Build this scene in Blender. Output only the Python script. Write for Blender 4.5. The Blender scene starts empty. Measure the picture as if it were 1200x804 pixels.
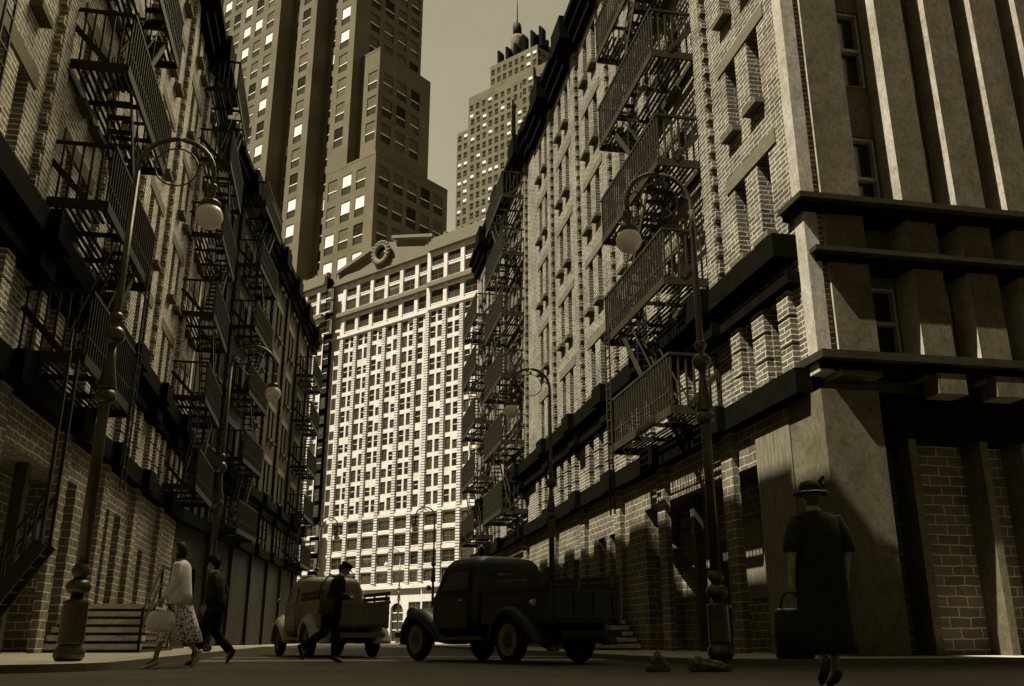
import bpy, bmesh, math, random
from mathutils import Vector, Matrix
R = math.radians
rnd = random.Random(7)
scene = bpy.context.scene
col = scene.collection

# ------------------------------------------------------------------ materials
def sep(v):
    """albedo of a sepia-toned surface: darker things are browner, pale things nearly neutral"""
    t = min(1.0, max(0.0, v / 0.75)) ** 0.7
    return (v * (1.06), v * (0.86 + 0.12 * t), v * (0.36 + 0.56 * t), 1)

MAT = {}
def new_mat(name):
    m = bpy.data.materials.new(name); m.use_nodes = True
    nt = m.node_tree; nt.nodes.clear()
    out = nt.nodes.new('ShaderNodeOutputMaterial'); b = nt.nodes.new('ShaderNodeBsdfPrincipled')
    nt.links.new(b.outputs[0], out.inputs[0]); MAT[name] = m
    return m, nt, b

def noise_mat(name, v, rough=.7, amt=.25, scale=3., bump=.0, bscale=30., metal=0., spec=.3, stretch=None, grime=0):
    m, nt, b = new_mat(name)
    tc = nt.nodes.new('ShaderNodeTexCoord'); mp = nt.nodes.new('ShaderNodeMapping')
    if stretch: mp.inputs['Scale'].default_value = stretch
    nt.links.new(tc.outputs['Object'], mp.inputs[0])
    n = nt.nodes.new('ShaderNodeTexNoise'); n.inputs['Scale'].default_value = scale; n.inputs['Detail'].default_value = 6; n.inputs['Roughness'].default_value = .65
    nt.links.new(mp.outputs[0], n.inputs['Vector'])
    cr = nt.nodes.new('ShaderNodeValToRGB'); e = cr.color_ramp.elements
    e[0].position = .3; e[1].position = .72; e[0].color = sep(v * (1 - amt)); e[1].color = sep(v * (1 + amt))
    nt.links.new(n.outputs[0], cr.inputs[0])
    if grime:   # specks, pits and drip marks on top of the slow mottling
        v = nt.nodes.new('ShaderNodeTexNoise'); v.inputs['Scale'].default_value = scale * 9; v.inputs['Detail'].default_value = 8; v.inputs['Roughness'].default_value = .8
        m2 = nt.nodes.new('ShaderNodeMapping'); m2.inputs['Scale'].default_value = (1, 1, .7); nt.links.new(tc.outputs['Object'], m2.inputs[0]); nt.links.new(m2.outputs[0], v.inputs['Vector'])
        g = nt.nodes.new('ShaderNodeMapRange'); g.inputs[1].default_value = .36; g.inputs[2].default_value = .56; g.inputs[3].default_value = 1 - grime; g.inputs[4].default_value = 1.08; nt.links.new(v.outputs[0], g.inputs[0])
        sc_ = nt.nodes.new('ShaderNodeVectorMath'); sc_.operation = 'SCALE'; nt.links.new(cr.outputs[0], sc_.inputs[0]); nt.links.new(g.outputs[0], sc_.inputs['Scale']); nt.links.new(sc_.outputs[0], b.inputs['Base Color'])
    else: nt.links.new(cr.outputs[0], b.inputs['Base Color'])
    b.inputs['Roughness'].default_value = rough; b.inputs['Metallic'].default_value = metal
    b.inputs['Specular IOR Level'].default_value = spec
    if bump:
        n2 = nt.nodes.new('ShaderNodeTexNoise'); n2.inputs['Scale'].default_value = bscale; n2.inputs['Detail'].default_value = 4
        nt.links.new(mp.outputs[0], n2.inputs['Vector'])
        bp = nt.nodes.new('ShaderNodeBump'); bp.inputs['Strength'].default_value = bump; bp.inputs['Distance'].default_value = .03
        nt.links.new(n2.outputs[0], bp.inputs['Height']); nt.links.new(bp.outputs[0], b.inputs['Normal'])
    return m

def brick_mat(name, v1, v2, vm, bw, bh, mortar, bias=0., bump=.6):
    m, nt, b = new_mat(name)
    tc = nt.nodes.new('ShaderNodeTexCoord')
    # wobble so that courses are not ruler straight
    nz = nt.nodes.new('ShaderNodeTexNoise'); nz.inputs['Scale'].default_value = 2.2 / (bh * 4); nz.inputs['Detail'].default_value = 3
    nt.links.new(tc.outputs['UV'], nz.inputs['Vector'])
    sub = nt.nodes.new('ShaderNodeVectorMath'); sub.operation = 'SUBTRACT'; sub.inputs[1].default_value = (.5, .5, .5)
    nt.links.new(nz.outputs['Color'], sub.inputs[0])
    scl = nt.nodes.new('ShaderNodeVectorMath'); scl.operation = 'SCALE'; scl.inputs['Scale'].default_value = bh * .33
    nt.links.new(sub.outputs[0], scl.inputs[0])
    add = nt.nodes.new('ShaderNodeVectorMath'); add.operation = 'ADD'
    nt.links.new(tc.outputs['UV'], add.inputs[0]); nt.links.new(scl.outputs[0], add.inputs[1])
    t = nt.nodes.new('ShaderNodeTexBrick'); t.offset = .5
    t.inputs['Scale'].default_value = 1.; t.inputs['Brick Width'].default_value = bw; t.inputs['Row Height'].default_value = bh
    t.inputs['Mortar Size'].default_value = mortar; t.inputs['Mortar Smooth'].default_value = .3; t.inputs['Bias'].default_value = bias
    t.inputs['Color1'].default_value = sep(v1); t.inputs['Color2'].default_value = sep(v2); t.inputs['Mortar'].default_value = sep(vm)
    nt.links.new(add.outputs[0], t.inputs['Vector'])
    n = nt.nodes.new('ShaderNodeTexNoise'); n.inputs['Scale'].default_value = .55; n.inputs['Detail'].default_value = 9; n.inputs['Roughness'].default_value = .72
    nt.links.new(tc.outputs['Object'], n.inputs['Vector'])
    mr = nt.nodes.new('ShaderNodeMapRange'); mr.inputs[1].default_value = .3; mr.inputs[2].default_value = .7; mr.inputs[3].default_value = .48; mr.inputs[4].default_value = 1.38
    nt.links.new(n.outputs[0], mr.inputs[0])
    vs = nt.nodes.new('ShaderNodeVectorMath'); vs.operation = 'SCALE'
    nt.links.new(t.outputs['Color'], vs.inputs[0]); nt.links.new(mr.outputs[0], vs.inputs['Scale'])
    nt.links.new(vs.outputs[0], b.inputs['Base Color'])
    b.inputs['Roughness'].default_value = .85; b.inputs['Specular IOR Level'].default_value = .2
    n2 = nt.nodes.new('ShaderNodeTexNoise'); n2.inputs['Scale'].default_value = 18; n2.inputs['Detail'].default_value = 5
    nt.links.new(tc.outputs['Object'], n2.inputs['Vector'])
    ma = nt.nodes.new('ShaderNodeMath'); ma.operation = 'MULTIPLY_ADD'; ma.inputs[1].default_value = .8
    nt.links.new(t.outputs['Fac'], ma.inputs[0]); nt.links.new(n2.outputs[0], ma.inputs[2])
    bp = nt.nodes.new('ShaderNodeBump'); bp.inputs['Strength'].default_value = bump; bp.inputs['Distance'].default_value = .025
    nt.links.new(ma.outputs[0], bp.inputs['Height']); nt.links.new(bp.outputs[0], b.inputs['Normal'])
    return m

def course_mat(name, v, vj, pitch, joint):
    """pale terracotta laid in deep horizontal courses"""
    m, nt, b = new_mat(name)
    tc = nt.nodes.new('ShaderNodeTexCoord'); s = nt.nodes.new('ShaderNodeSeparateXYZ')
    nt.links.new(tc.outputs['UV'], s.inputs[0])
    d = nt.nodes.new('ShaderNodeMath'); d.operation = 'DIVIDE'; d.inputs[1].default_value = pitch
    nt.links.new(s.outputs['Y'], d.inputs[0])
    f = nt.nodes.new('ShaderNodeMath'); f.operation = 'FRACT'; nt.links.new(d.outputs[0], f.inputs[0])
    g = nt.nodes.new('ShaderNodeMath'); g.operation = 'GREATER_THAN'; g.inputs[1].default_value = joint
    nt.links.new(f.outputs[0], g.inputs[0])
    n = nt.nodes.new('ShaderNodeTexNoise'); n.inputs['Scale'].default_value = .5; n.inputs['Detail'].default_value = 6
    nt.links.new(tc.outputs['Object'], n.inputs['Vector'])
    mr = nt.nodes.new('ShaderNodeMapRange'); mr.inputs[1].default_value = .3; mr.inputs[2].default_value = .7; mr.inputs[3].default_value = .66; mr.inputs[4].default_value = 1.1
    nt.links.new(n.outputs[0], mr.inputs[0])
    mx = nt.nodes.new('ShaderNodeMix'); mx.data_type = 'RGBA'; mx.inputs['A'].default_value = sep(vj); mx.inputs['B'].default_value = sep(v)
    nt.links.new(g.outputs[0], mx.inputs['Factor'])
    vs = nt.nodes.new('ShaderNodeVectorMath'); vs.operation = 'SCALE'
    nt.links.new(mx.outputs['Result'], vs.inputs[0]); nt.links.new(mr.outputs[0], vs.inputs['Scale'])
    nt.links.new(vs.outputs[0], b.inputs['Base Color']); b.inputs['Roughness'].default_value = .7
    bp = nt.nodes.new('ShaderNodeBump'); bp.inputs['Strength'].default_value = .8; bp.inputs['Distance'].default_value = .08
    nt.links.new(g.outputs[0], bp.inputs['Height']); nt.links.new(bp.outputs[0], b.inputs['Normal'])
    return m

def spot_mat(name, va, vb, scale):
    m, nt, b = new_mat(name)
    tc = nt.nodes.new('ShaderNodeTexCoord'); v = nt.nodes.new('ShaderNodeTexNoise'); v.inputs['Scale'].default_value = scale; v.inputs['Detail'].default_value = 1
    nt.links.new(tc.outputs['Object'], v.inputs['Vector'])
    cr = nt.nodes.new('ShaderNodeValToRGB'); e = cr.color_ramp.elements
    e[0].position = .52; e[1].position = .55; e[0].color = sep(va); e[1].color = sep(vb)
    nt.links.new(v.outputs[0], cr.inputs[0]); nt.links.new(cr.outputs[0], b.inputs['Base Color']); b.inputs['Roughness'].default_value = .8
    return m

brick_mat('brick_pale', .34, .17, .92, .46, .118, .0135)  # paler copy of the brick, standing in for light on the left wall
brick_mat('brick_base_pale', .22, .15, .72, .46, .20, .012)
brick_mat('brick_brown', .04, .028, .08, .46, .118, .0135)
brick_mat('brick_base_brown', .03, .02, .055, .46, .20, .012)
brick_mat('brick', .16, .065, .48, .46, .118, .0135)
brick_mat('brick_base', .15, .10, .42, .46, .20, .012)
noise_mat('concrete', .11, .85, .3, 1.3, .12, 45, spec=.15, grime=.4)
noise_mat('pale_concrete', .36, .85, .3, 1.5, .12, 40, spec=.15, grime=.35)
noise_mat('glass_light', .2, .2, .4, 6, spec=.6)
noise_mat('lintel_stone', .13, .8, .15, 2.0, .15, 20, grime=.3)
noise_mat('black_trim', .005, .9, .4, 3, .1, 12, spec=.03)
noise_mat('iron', .03, .6, .3, 2.5, .12, 40, spec=.15)
noise_mat('dark_iron', .022, .5, .25, 4, .1, 40)
noise_mat('bronze', .085, .3, .3, 5, .04, 60, metal=.5, spec=.7)
noise_mat('timber', .16, .7, .5, 2.0, .35, 8, stretch=(9, 9, .7))
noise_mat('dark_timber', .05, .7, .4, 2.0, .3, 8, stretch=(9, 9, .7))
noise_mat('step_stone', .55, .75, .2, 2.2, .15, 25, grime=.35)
noise_mat('asphalt', .052, .9, .45, .45, .4, 90, grime=.4)
noise_mat('pavement', .42, .85, .2, .8, .2, 40)
noise_mat('kerb_stone', .15, .8, .2, 1.5, .15, 40)
noise_mat('road_paint', .38, .8, .4, 3, .1, 50)
course_mat('terracotta', .60, .03, .38, .34)
noise_mat('pale_stone', .56, .7, .15, .5, .1, 6)
noise_mat('frieze_stone', .14, .7, .1, .4, .1, 6)
noise_mat('limestone', .135, .85, .24, .12, .03, 3, spec=.1)
noise_mat('limestone_joint', .05, .75, .06, .05)
noise_mat('pane_dark', .02, .12, .5, .9, spec=.6)
noise_mat('pane_mid', .05, .12, .3, 1.0, spec=.6)
noise_mat('blind_pale', .72, .5, .05, .4, spec=.5)
noise_mat('blind_mid', .13, .15, .3, .5, spec=.8)
noise_mat('curtain', .028, .7, .75, 2.2)
noise_mat('sash_white', .8, .5, .03, .3)
noise_mat('globe_glass', .9, .18, .03, 1, spec=.5)
noise_mat('truck_paint', .02, .42, .2, 2, .0, spec=.45)
noise_mat('truck_trim', .05, .4, .2, 2, .0, spec=.45)
noise_mat('tan_paint', .2, .45, .2, 2, spec=.45)
noise_mat('sunlit_paint', .6, .4, .15, 2, spec=.5)
noise_mat('rubber', .012, .8, .2, 8)
noise_mat('chrome', .6, .22, .05, 3, metal=1.)
noise_mat('rim_paint', .25, .4, .2, 5)
noise_mat('lamp_lens', .5, .15, .05, 5)
noise_mat('skin', .32, .55, .1, 12)
noise_mat('hair_dark', .012, .6, .4, 40)
noise_mat('hair_grey', .09, .6, .4, 40)
noise_mat('cloth_black', .012, .85, .4, 6, .3, 14)
noise_mat('cloth_char', .022, .85, .35, 6, .3, 14)
noise_mat('cloth_brown', .06, .85, .3, 6, .3, 14)
noise_mat('cloth_pale', .88, .85, .12, 5, .3, 12)
noise_mat('leather_dark', .01, .4, .3, 9, .1, 40)
noise_mat('canvas_pale', .8, .8, .25, 6, .3, 30)
noise_mat('shoe_white', .7, .5, .1, 8)
noise_mat('rubble_stone', .12, .9, .6, 9, .8, 16)
spot_mat('dotted_cloth', .85, .05, 34)

# ------------------------------------------------------------------ helpers
class MB:
    def __init__(s): s.v = []; s.f = []; s.m = []; s.sm = []; s.mats = []
    def mi(s, m):
        if m not in s.mats: s.mats.append(m)
        return s.mats.index(m)
    def face(s, pts, m, smooth=False):
        b = len(s.v); s.v += [tuple(p) for p in pts]; s.f.append(tuple(range(b, b + len(pts)))); s.m.append(s.mi(m)); s.sm.append(smooth)
    def faces(s, verts, faces, m, smooth=False):
        b = len(s.v); s.v += [tuple(p) for p in verts]; k = s.mi(m)
        for f in faces: s.f.append(tuple(b + i for i in f)); s.m.append(k); s.sm.append(smooth)
    def box(s, x0, x1, y0, y1, z0, z1, m):
        if x0 > x1: x0, x1 = x1, x0
        if y0 > y1: y0, y1 = y1, y0
        vs = [(x, y, z) for z in (z0, z1) for y in (y0, y1) for x in (x0, x1)]
        s.faces(vs, [(0, 2, 3, 1), (4, 5, 7, 6), (0, 1, 5, 4), (2, 6, 7, 3), (0, 4, 6, 2), (1, 3, 7, 5)], m)
    def bar(s, a, b, w, h, m, up=(0, 0, 1)):
        """square bar from a to b, w wide (sideways), h deep (along up)"""
        a = Vector(a); b = Vector(b); d = (b - a).normalized(); u = Vector(up)
        if abs(d.dot(u)) > .99: u = Vector((1, 0, 0))
        r = d.cross(u).normalized() * (w / 2); q = r.cross(d).normalized() * (h / 2)
        vs = []
        for p in (a, b): vs += [p - r - q, p + r - q, p + r + q, p - r + q]
        s.faces(vs, [(3, 2, 1, 0), (4, 5, 6, 7), (0, 1, 5, 4), (1, 2, 6, 5), (2, 3, 7, 6), (3, 0, 4, 7)], m)
    def tube(s, pts, rad, m, n=10, caps=True):
        pts = [Vector(p) for p in pts]; k = len(pts)
        if not isinstance(rad, (list, tuple)): rad = [rad] * k
        vs = []; ref = None
        for i, p in enumerate(pts):
            d = (pts[min(i + 1, k - 1)] - pts[max(i - 1, 0)]).normalized()
            if ref is None:
                ref = Vector((0, 0, 1)) if abs(d.z) < .9 else Vector((1, 0, 0))
            a = d.cross(ref).normalized(); c = d.cross(a).normalized(); ref = -c if False else ref
            for j in range(n):
                t = 2 * math.pi * j / n; vs.append(p + a * (math.cos(t) * rad[i]) + c * (math.sin(t) * rad[i]))
        fs = [(i * n + j, i * n + (j + 1) % n, (i + 1) * n + (j + 1) % n, (i + 1) * n + j) for i in range(k - 1) for j in range(n)]
        if caps: fs += [tuple(range(n - 1, -1, -1)), tuple((k - 1) * n + j for j in range(n))]
        s.faces(vs, fs, m, True)
    def lathe(s, prof, m, c=(0, 0, 0), n=20, axis='z', caps=True):
        vs = []; k = len(prof)
        for r, h in prof:
            for j in range(n):
                t = 2 * math.pi * j / n; x, y = r * math.cos(t), r * math.sin(t)
                p = (x, y, h) if axis == 'z' else (h, x, y) if axis == 'x' else (x, h, y)
                vs.append((c[0] + p[0], c[1] + p[1], c[2] + p[2]))
        fs = [(i * n + j, i * n + (j + 1) % n, (i + 1) * n + (j + 1) % n, (i + 1) * n + j) for i in range(k - 1) for j in range(n)]
        if caps: fs += [tuple(range(n - 1, -1, -1)), tuple((k - 1) * n + j for j in range(n))]
        s.faces(vs, fs, m, True)
    def ball(s, c, r, m, n=20, sz=1.):
        k = 12
        s.lathe([(max(1e-4, r * math.sin(math.pi * i / k)), -r * sz * math.cos(math.pi * i / k)) for i in range(k + 1)], m, c, n, caps=False)
    def ell(s, c, rx, ry, rz, m, n=18, k=12, fn=None):
        vs = []; 
        for i in range(k + 1):
            for j in range(n):
                a = math.pi * i / k; t = 2 * math.pi * j / n
                p = Vector((math.sin(a) * math.cos(t), math.sin(a) * math.sin(t), -math.cos(a)))
                if fn: p = fn(p)
                vs.append((c[0] + p.x * rx, c[1] + p.y * ry, c[2] + p.z * rz))
        fs = [(i * n + j, i * n + (j + 1) % n, (i + 1) * n + (j + 1) % n, (i + 1) * n + j) for i in range(k) for j in range(n)]
        s.faces(vs, fs, m, True)
    def torus(s, c, Rr, r, m, ax='y', n=28, k=8):
        vs = []
        for i in range(n):
            t = 2 * math.pi * i / n
            for j in range(k):
                a = 2 * math.pi * j / k; q = Rr + r * math.cos(a); w = r * math.sin(a); x, y = q * math.cos(t), q * math.sin(t)
                p = (x, w, y) if ax == 'y' else (x, y, w) if ax == 'z' else (w, x, y)
                vs.append((c[0] + p[0], c[1] + p[1], c[2] + p[2]))
        fs = [(i * k + j, i * k + (j + 1) % k, ((i + 1) % n) * k + (j + 1) % k, ((i + 1) % n) * k + j) for i in range(n) for j in range(k)]
        s.faces(vs, fs, m, True)
    def loft(s, rings, m, caps=True, smooth=True):
        n = len(rings[0]); vs = [p for r in rings for p in r]
        fs = [(i * n + j, i * n + (j + 1) % n, (i + 1) * n + (j + 1) % n, (i + 1) * n + j) for i in range(len(rings) - 1) for j in range(n)]
        if caps: fs += [tuple(range(n - 1, -1, -1)), tuple((len(rings) - 1) * n + j for j in range(n))]
        s.faces(vs, fs, m, smooth)
    def xf(s, M):
        s.v = [tuple(M @ Vector(p)) for p in s.v]; return s
    def mesh(s, name):
        me = bpy.data.meshes.new(name); me.from_pydata(s.v, [], s.f); me.update()
        for m in s.mats: me.materials.append(MAT[m])
        me.polygons.foreach_set('material_index', s.m); me.polygons.foreach_set('use_smooth', s.sm)
        uv = me.uv_layers.new(name='UVMap'); buf = [0.] * (2 * len(me.loops)); V = s.v
        for p in me.polygons:
            nx, ny, nz = abs(p.normal.x), abs(p.normal.y), abs(p.normal.z)
            for li in p.loop_indices:
                x, y, z = V[me.loops[li].vertex_index]
                if nz > nx and nz > ny: a, b = x, y
                elif nx > ny: a, b = y, z
                else: a, b = x, z
                buf[2 * li] = a; buf[2 * li + 1] = b
        uv.data.foreach_set('uv', buf)
        return me
    def build(s, name, parent=None, loc=None):
        o = bpy.data.objects.new(name, s.mesh(name)); col.objects.link(o)
        if parent: o.parent = parent
        if loc: o.location = loc
        return o

def inst(name, me, parent, loc=(0, 0, 0), rz=0):
    o = bpy.data.objects.new(name, me); col.objects.link(o); o.parent = parent; o.location = loc; o.rotation_euler = (0, 0, rz)
    return o
def tag(o, label=None, cat=None, group=None, kind=None):
    if label: o['label'] = label
    if cat: o['category'] = cat
    if group: o['group'] = group
    if kind: o['kind'] = kind
    return o
def empty(name, loc, rz=0.):
    o = bpy.data.objects.new(name, None); col.objects.link(o); o.location = loc; o.rotation_euler = (0, 0, rz); o.empty_display_size = .3
    return o
def copy_tree(o, parent=None):
    c = o.copy(); col.objects.link(c); c.parent = parent
    for ch in list(o.children): copy_tree(ch, c)
    return c

def wall(mb, F, u0, u1, z0, z1, holes, depth, m, mrev=None, back=None):
    """wall sheet in the (u, z) plane of frame F(n, u, z) with openings; each opening gets its reveals"""
    mrev = mrev or m
    us = sorted(set([u0, u1] + [min(max(h[k], u0), u1) for h in holes for k in (0, 1)])); zs = sorted(set([z0, z1] + [min(max(h[k], z0), z1) for h in holes for k in (2, 3)]))
    for a, b in zip(us, us[1:]):
        run = None
        for c, d in zip(zs, zs[1:]):
            um, zm = (a + b) / 2, (c + d) / 2
            inside = any(h[0] < um < h[1] and h[2] < zm < h[3] for h in holes)
            if not inside: mb.face([F(0, a, c), F(0, b, c), F(0, b, d), F(0, a, d)], m)
    for h in holes:
        dp = h[4] if len(h) > 4 else depth
        a, b, c, d = h[:4]
        if b <= u0 or a >= u1 or d <= z0 or c >= z1: continue
        mb.face([F(0, a, c), F(-dp, a, c), F(-dp, a, d), F(0, a, d)], mrev); mb.face([F(0, b, c), F(-dp, b, c), F(-dp, b, d), F(0, b, d)], mrev)
        mb.face([F(0, a, d), F(0, b, d), F(-dp, b, d), F(-dp, a, d)], mrev)
        if c > z0 + .01: mb.face([F(0, a, c), F(0, b, c), F(-dp, b, c), F(-dp, a, c)], mrev)
        if back: mb.face([F(-dp, a, c), F(-dp, b, c), F(-dp, b, d), F(-dp, a, d)], back)
# ------------------------------------------------------------------ ground
g = MB(); g.face([(-1500, -300, 0), (1500, -300, 0), (1500, 2500, 0), (-1500, 2500, 0)], 'asphalt'); tag(g.build('road'), kind='structure')
def pavement(name, pts):
    m = MB(); n = len(pts); h = .1
    m.face([(x, y, h) for x, y in pts], 'pavement')
    for (a, b), (c, d) in zip(pts, pts[1:] + pts[:1]): m.face([(a, b, 0), (c, d, 0), (c, d, h), (a, b, h)], 'kerb_stone')
    # stone kerb edge, 4 mm proud of the slab
    cx = sum(p[0] for p in pts) / n; cy = sum(p[1] for p in pts) / n
    tag(m.build(name), kind='structure')
lp = [(-40, 12.3)] + [(-4.2 + 1.4 * math.sin(R(a)), 13.9 - 1.6 * math.cos(R(a))) for a in range(0, 91, 10)] + [(-2.7, 40), (-.2, 76), (-40, 76)]
pavement('pavement', lp)
rp = [(60, 14.1), (60, 90), (5.8, 90), (5.8, 15.3)] + [(5.8 + 1.2 - 1.2 * math.cos(R(a)), 15.3 - 1.2 * math.sin(R(a))) for a in range(10, 91, 10)]
pavement('pavement', rp)
pavement('pavement', [(-170, 101), (60, 101), (60, 104), (-170, 104)])
mk = MB()
for y0, y1 in ((18.6, 19.3), (22.4, 22.9)): mk.face([(-2.5, y0, .004), (5.6, y0, .004), (5.6, y1, .004), (-2.5, y1, .004)], 'road_paint')
tag(mk.build('road_marking'), kind='structure')

# ------------------------------------------------------------------ windows shared by the brick blocks
def small_window(w, h, s):
    """sash window, origin at the bottom middle, glass facing s*x, width along y"""
    m = MB(); f = .05; d = .05
    m.box(0, -s * .02, -w / 2 + f, w / 2 - f, f, h / 2, 'pane_dark'); m.box(-s * .03, -s * .05, -w / 2 + f, w / 2 - f, h / 2, h - f, 'pane_mid')
    fr = MB()
    for a, b, c, e in ((-w / 2, -w / 2 + f, 0, h), (w / 2 - f, w / 2, 0, h), (-w / 2 + f, w / 2 - f, 0, f), (-w / 2 + f, w / 2 - f, h - f, h), (-w / 2 + f, w / 2 - f, h / 2 - .02, h / 2 + .03)):
        fr.box(s * .03, -s * .06, a, b, c, e, 'dark_timber')
    return m.mesh('window'), fr.mesh('window_frame')

ST = 3.37
TOPS = [10.95 + ST * k for k in range(5)]
WO = ((-.92, -.33), (.33, .92))
def brick_block(root, s, u0, u1, bays, piers, ground_holes, roof_z=25.9, depth=13.5, bm='brick', bbm='brick_base'):
    F = lambda n, u, z: (s * n, u, z)
    holes = []; slots = []
    for c in bays:
        for a, b in WO:
            for t in TOPS: holes.append((c + a, c + b, t - 2.0, t)); c > -5 and slots.append((c + (a + b) / 2, t - 2.0, b - a, 2.0))
    mz = []
    for c in bays:
        for a, b in WO: mz.append((c + a, c + b, 5.75, 7.3)); c > -5 and slots.append((c + (a + b) / 2, 5.75, b - a, 1.55))
    w = MB(); wall(w, F, u0, u1, 8.0, roof_z, holes, .5, bm)
    for p in piers:   # toothed brick pilasters
        w.box(s * .0, s * .16, p - .28, p + .28, 8.55, roof_z - .8, bm)
        z = 8.6
        while z < roof_z - 1: w.box(s * .002, s * .14, p - .4, p + .4, z, z + .24, bm); z += .48
    w.build('wall', root)
    w = MB(); wall(w, F, u0, u1, 5.1, 8.0, mz, .5, bm)
    for c in bays:    # banded brick piers of the mezzanine
        for a, b in ((-1.45, -.95), (-.3, .3), (.95, 1.45)):
            for z in (5.62, 6.22, 6.82): w.box(s * .003, s * .17, c + a, c + b, z, z + .52, bm)
    w.build('mezzanine_wall', root)
    w = MB(); wall(w, F, u0, u1, 0, 5.1, ground_holes, .45, bbm)
    for p in piers: w.box(0, s * .16, p - .3, p + .3, 0, 5.05, bbm)
    w.build('base_wall', root)
    # trims
    def ledge(nm, z0, z1, pr, extra=.22):
        m = MB(); m.box(s * .004, s * pr, u0, u1, z0, z1, 'black_trim')
        for p in piers: m.box(s * pr, s * (pr + extra), p - .5, p + .5, z0 - .05, z1 + .04, 'black_trim')
        m.build(nm, root)
    ledge('cornice', 7.98, 8.5, .55); ledge('string_course', 7.4, 7.66, .3); ledge('string_course', 5.05, 5.58, .33)
    m = MB()
    for k, (z0, z1, pr) in enumerate(((roof_z - .75, roof_z - .25, .3), (roof_z - .25, roof_z + .2, .5), (roof_z + .2, roof_z + .5, .7))): m.box(-s * .1, s * pr, u0 - .1, u1 + .1, z0, z1, 'black_trim')
    for p in piers: m.box(s * .05, s * .88, p - .8, p + .8, roof_z - .5, roof_z + .62, 'black_trim')
    m.build('roof_cornice', root)
    lm = MB(); lm.box(-s * .2, s * .035, -1.32, 1.32, 0, .36, 'lintel_stone'); lme = lm.mesh('lintel')
    for c in bays:
        for t in TOPS: inst('lintel', lme, root, (0, c, t + .002))
    cache = {}
    sl = MB(); sl.box(-s * .1, s * .24, -.36, .36, 0, .14, 'concrete'); sme = sl.mesh('sill')
    for u, z, ww, hh in slots:
        k = (round(ww, 3), hh)
        if k not in cache: cache[k] = small_window(ww, hh, s)
        o = inst('window', cache[k][0], root, (-s * .42, u, z)); inst('window_frame', cache[k][1], o)
        if z > 8: inst('sill', sme, o, (s * .42, 0, -.13))
    bk = MB(); bk.box(-s * 1.25, -s * depth, u0 + (1.0 if s < 0 and u0 == .36 else .02), u1 - .02, 0, roof_z, bm); bk.build('rear_wall', root)
    rf = MB(); rf.box(-s * .01, -s * depth, u0, u1, roof_z + .01, roof_z + .2, 'black_trim'); rf.build('roof', root)
    for uu in ((u1,) if u0 == .36 else (u0, u1)):
        en = MB(); en.face([F(0, uu, 0), F(-1.3, uu, 0), F(-1.3, uu, roof_z), F(0, uu, roof_z)], bm); en.build('end_wall', root)
    return F

def entry_recess(root, s, a, b, zt, dp=1.1, bbm='brick_base'):
    """back of the deep loading entry: brick, boards, door"""
    m = MB(); x = -s * dp
    m.face([(x, a, 0), (x, b, 0), (x, b, zt), (x, a, zt)], bbm); m.build('entry_wall', root)
    m = MB()
    y = a + .15
    while y < a + 3.4: m.box(x + s * .004, x + s * .05, y, y + .19, 1.35, 3.2, 'timber'); y += .2
    m.build('boarding', root)
    m = MB(); m.box(x + s * .004, x + s * .06, a + 4.2, a + 5.5, .1, 2.9, 'dark_timber'); d = m.build('door', root)
    m = MB(); m.ball((x + s * .1, a + 4.35, 1.2), .05, 'chrome', 10); m.build('door_knob', d)
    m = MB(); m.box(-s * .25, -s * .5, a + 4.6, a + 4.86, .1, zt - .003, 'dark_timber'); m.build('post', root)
    m = MB(); m.bar((-s * .37, a + 4.9, 1.9), (-s * .37, b - .05, 3.5), .14, .2, 'dark_timber'); m.build('shadow_brace', root)  # diagonal added in place of a shadow cast on the reveal

def stoop(name, x0, x1, y0, n, run, rise, top_len, label, rail_x):
    r = empty(name, ((x0 + x1) / 2, y0, .1)); w = (x1 - x0) / 2
    for i in range(n):
        m = MB(); z = i * rise; yy = i * run
        m.box(-w + .03, w - .03, yy + .05, n * run + top_len, z, z + rise - .12, 'dark_timber'); m.box(-w, w, yy - .02, yy + run + .04 if i < n - 1 else n * run + top_len, z + rise - .12, z + rise - .001 * i, 'step_stone')  # dark riser band paints in the shade under each nosing
        m.build('step', r)
    m = MB(); xr = rail_x * w; h = n * rise
    for zz in (.55, .95): m.bar((xr, .05, zz), (xr, n * run, zz + h), .05, .05, 'iron')
    m.bar((xr, 0, 0), (xr, 0, 1.), .06, .06, 'iron'); m.bar((xr, n * run, h), (xr, n * run, h + .98), .06, .06, 'iron'); m.bar((xr, n * run + top_len - .06, h), (xr, n * run + top_len - .06, h + .98), .06, .06, 'iron')
    m.bar((xr, n * run, h + .95), (xr, n * run + top_len, h + .95), .05, .05, 'iron'); m.bar((xr, n * run, h + .5), (xr, n * run + top_len, h + .5), .04, .04, 'iron')
    m.build('railing', r)
    tag(r, label, 'stoop', 'stone stoops against the brick fronts')

BAYS = [2.1, 6.8, 10.9, 15.2, 19.7, 23.8]; PIERS = [4.3, 8.9, 13.05, 17.4, 22.0]
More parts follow.
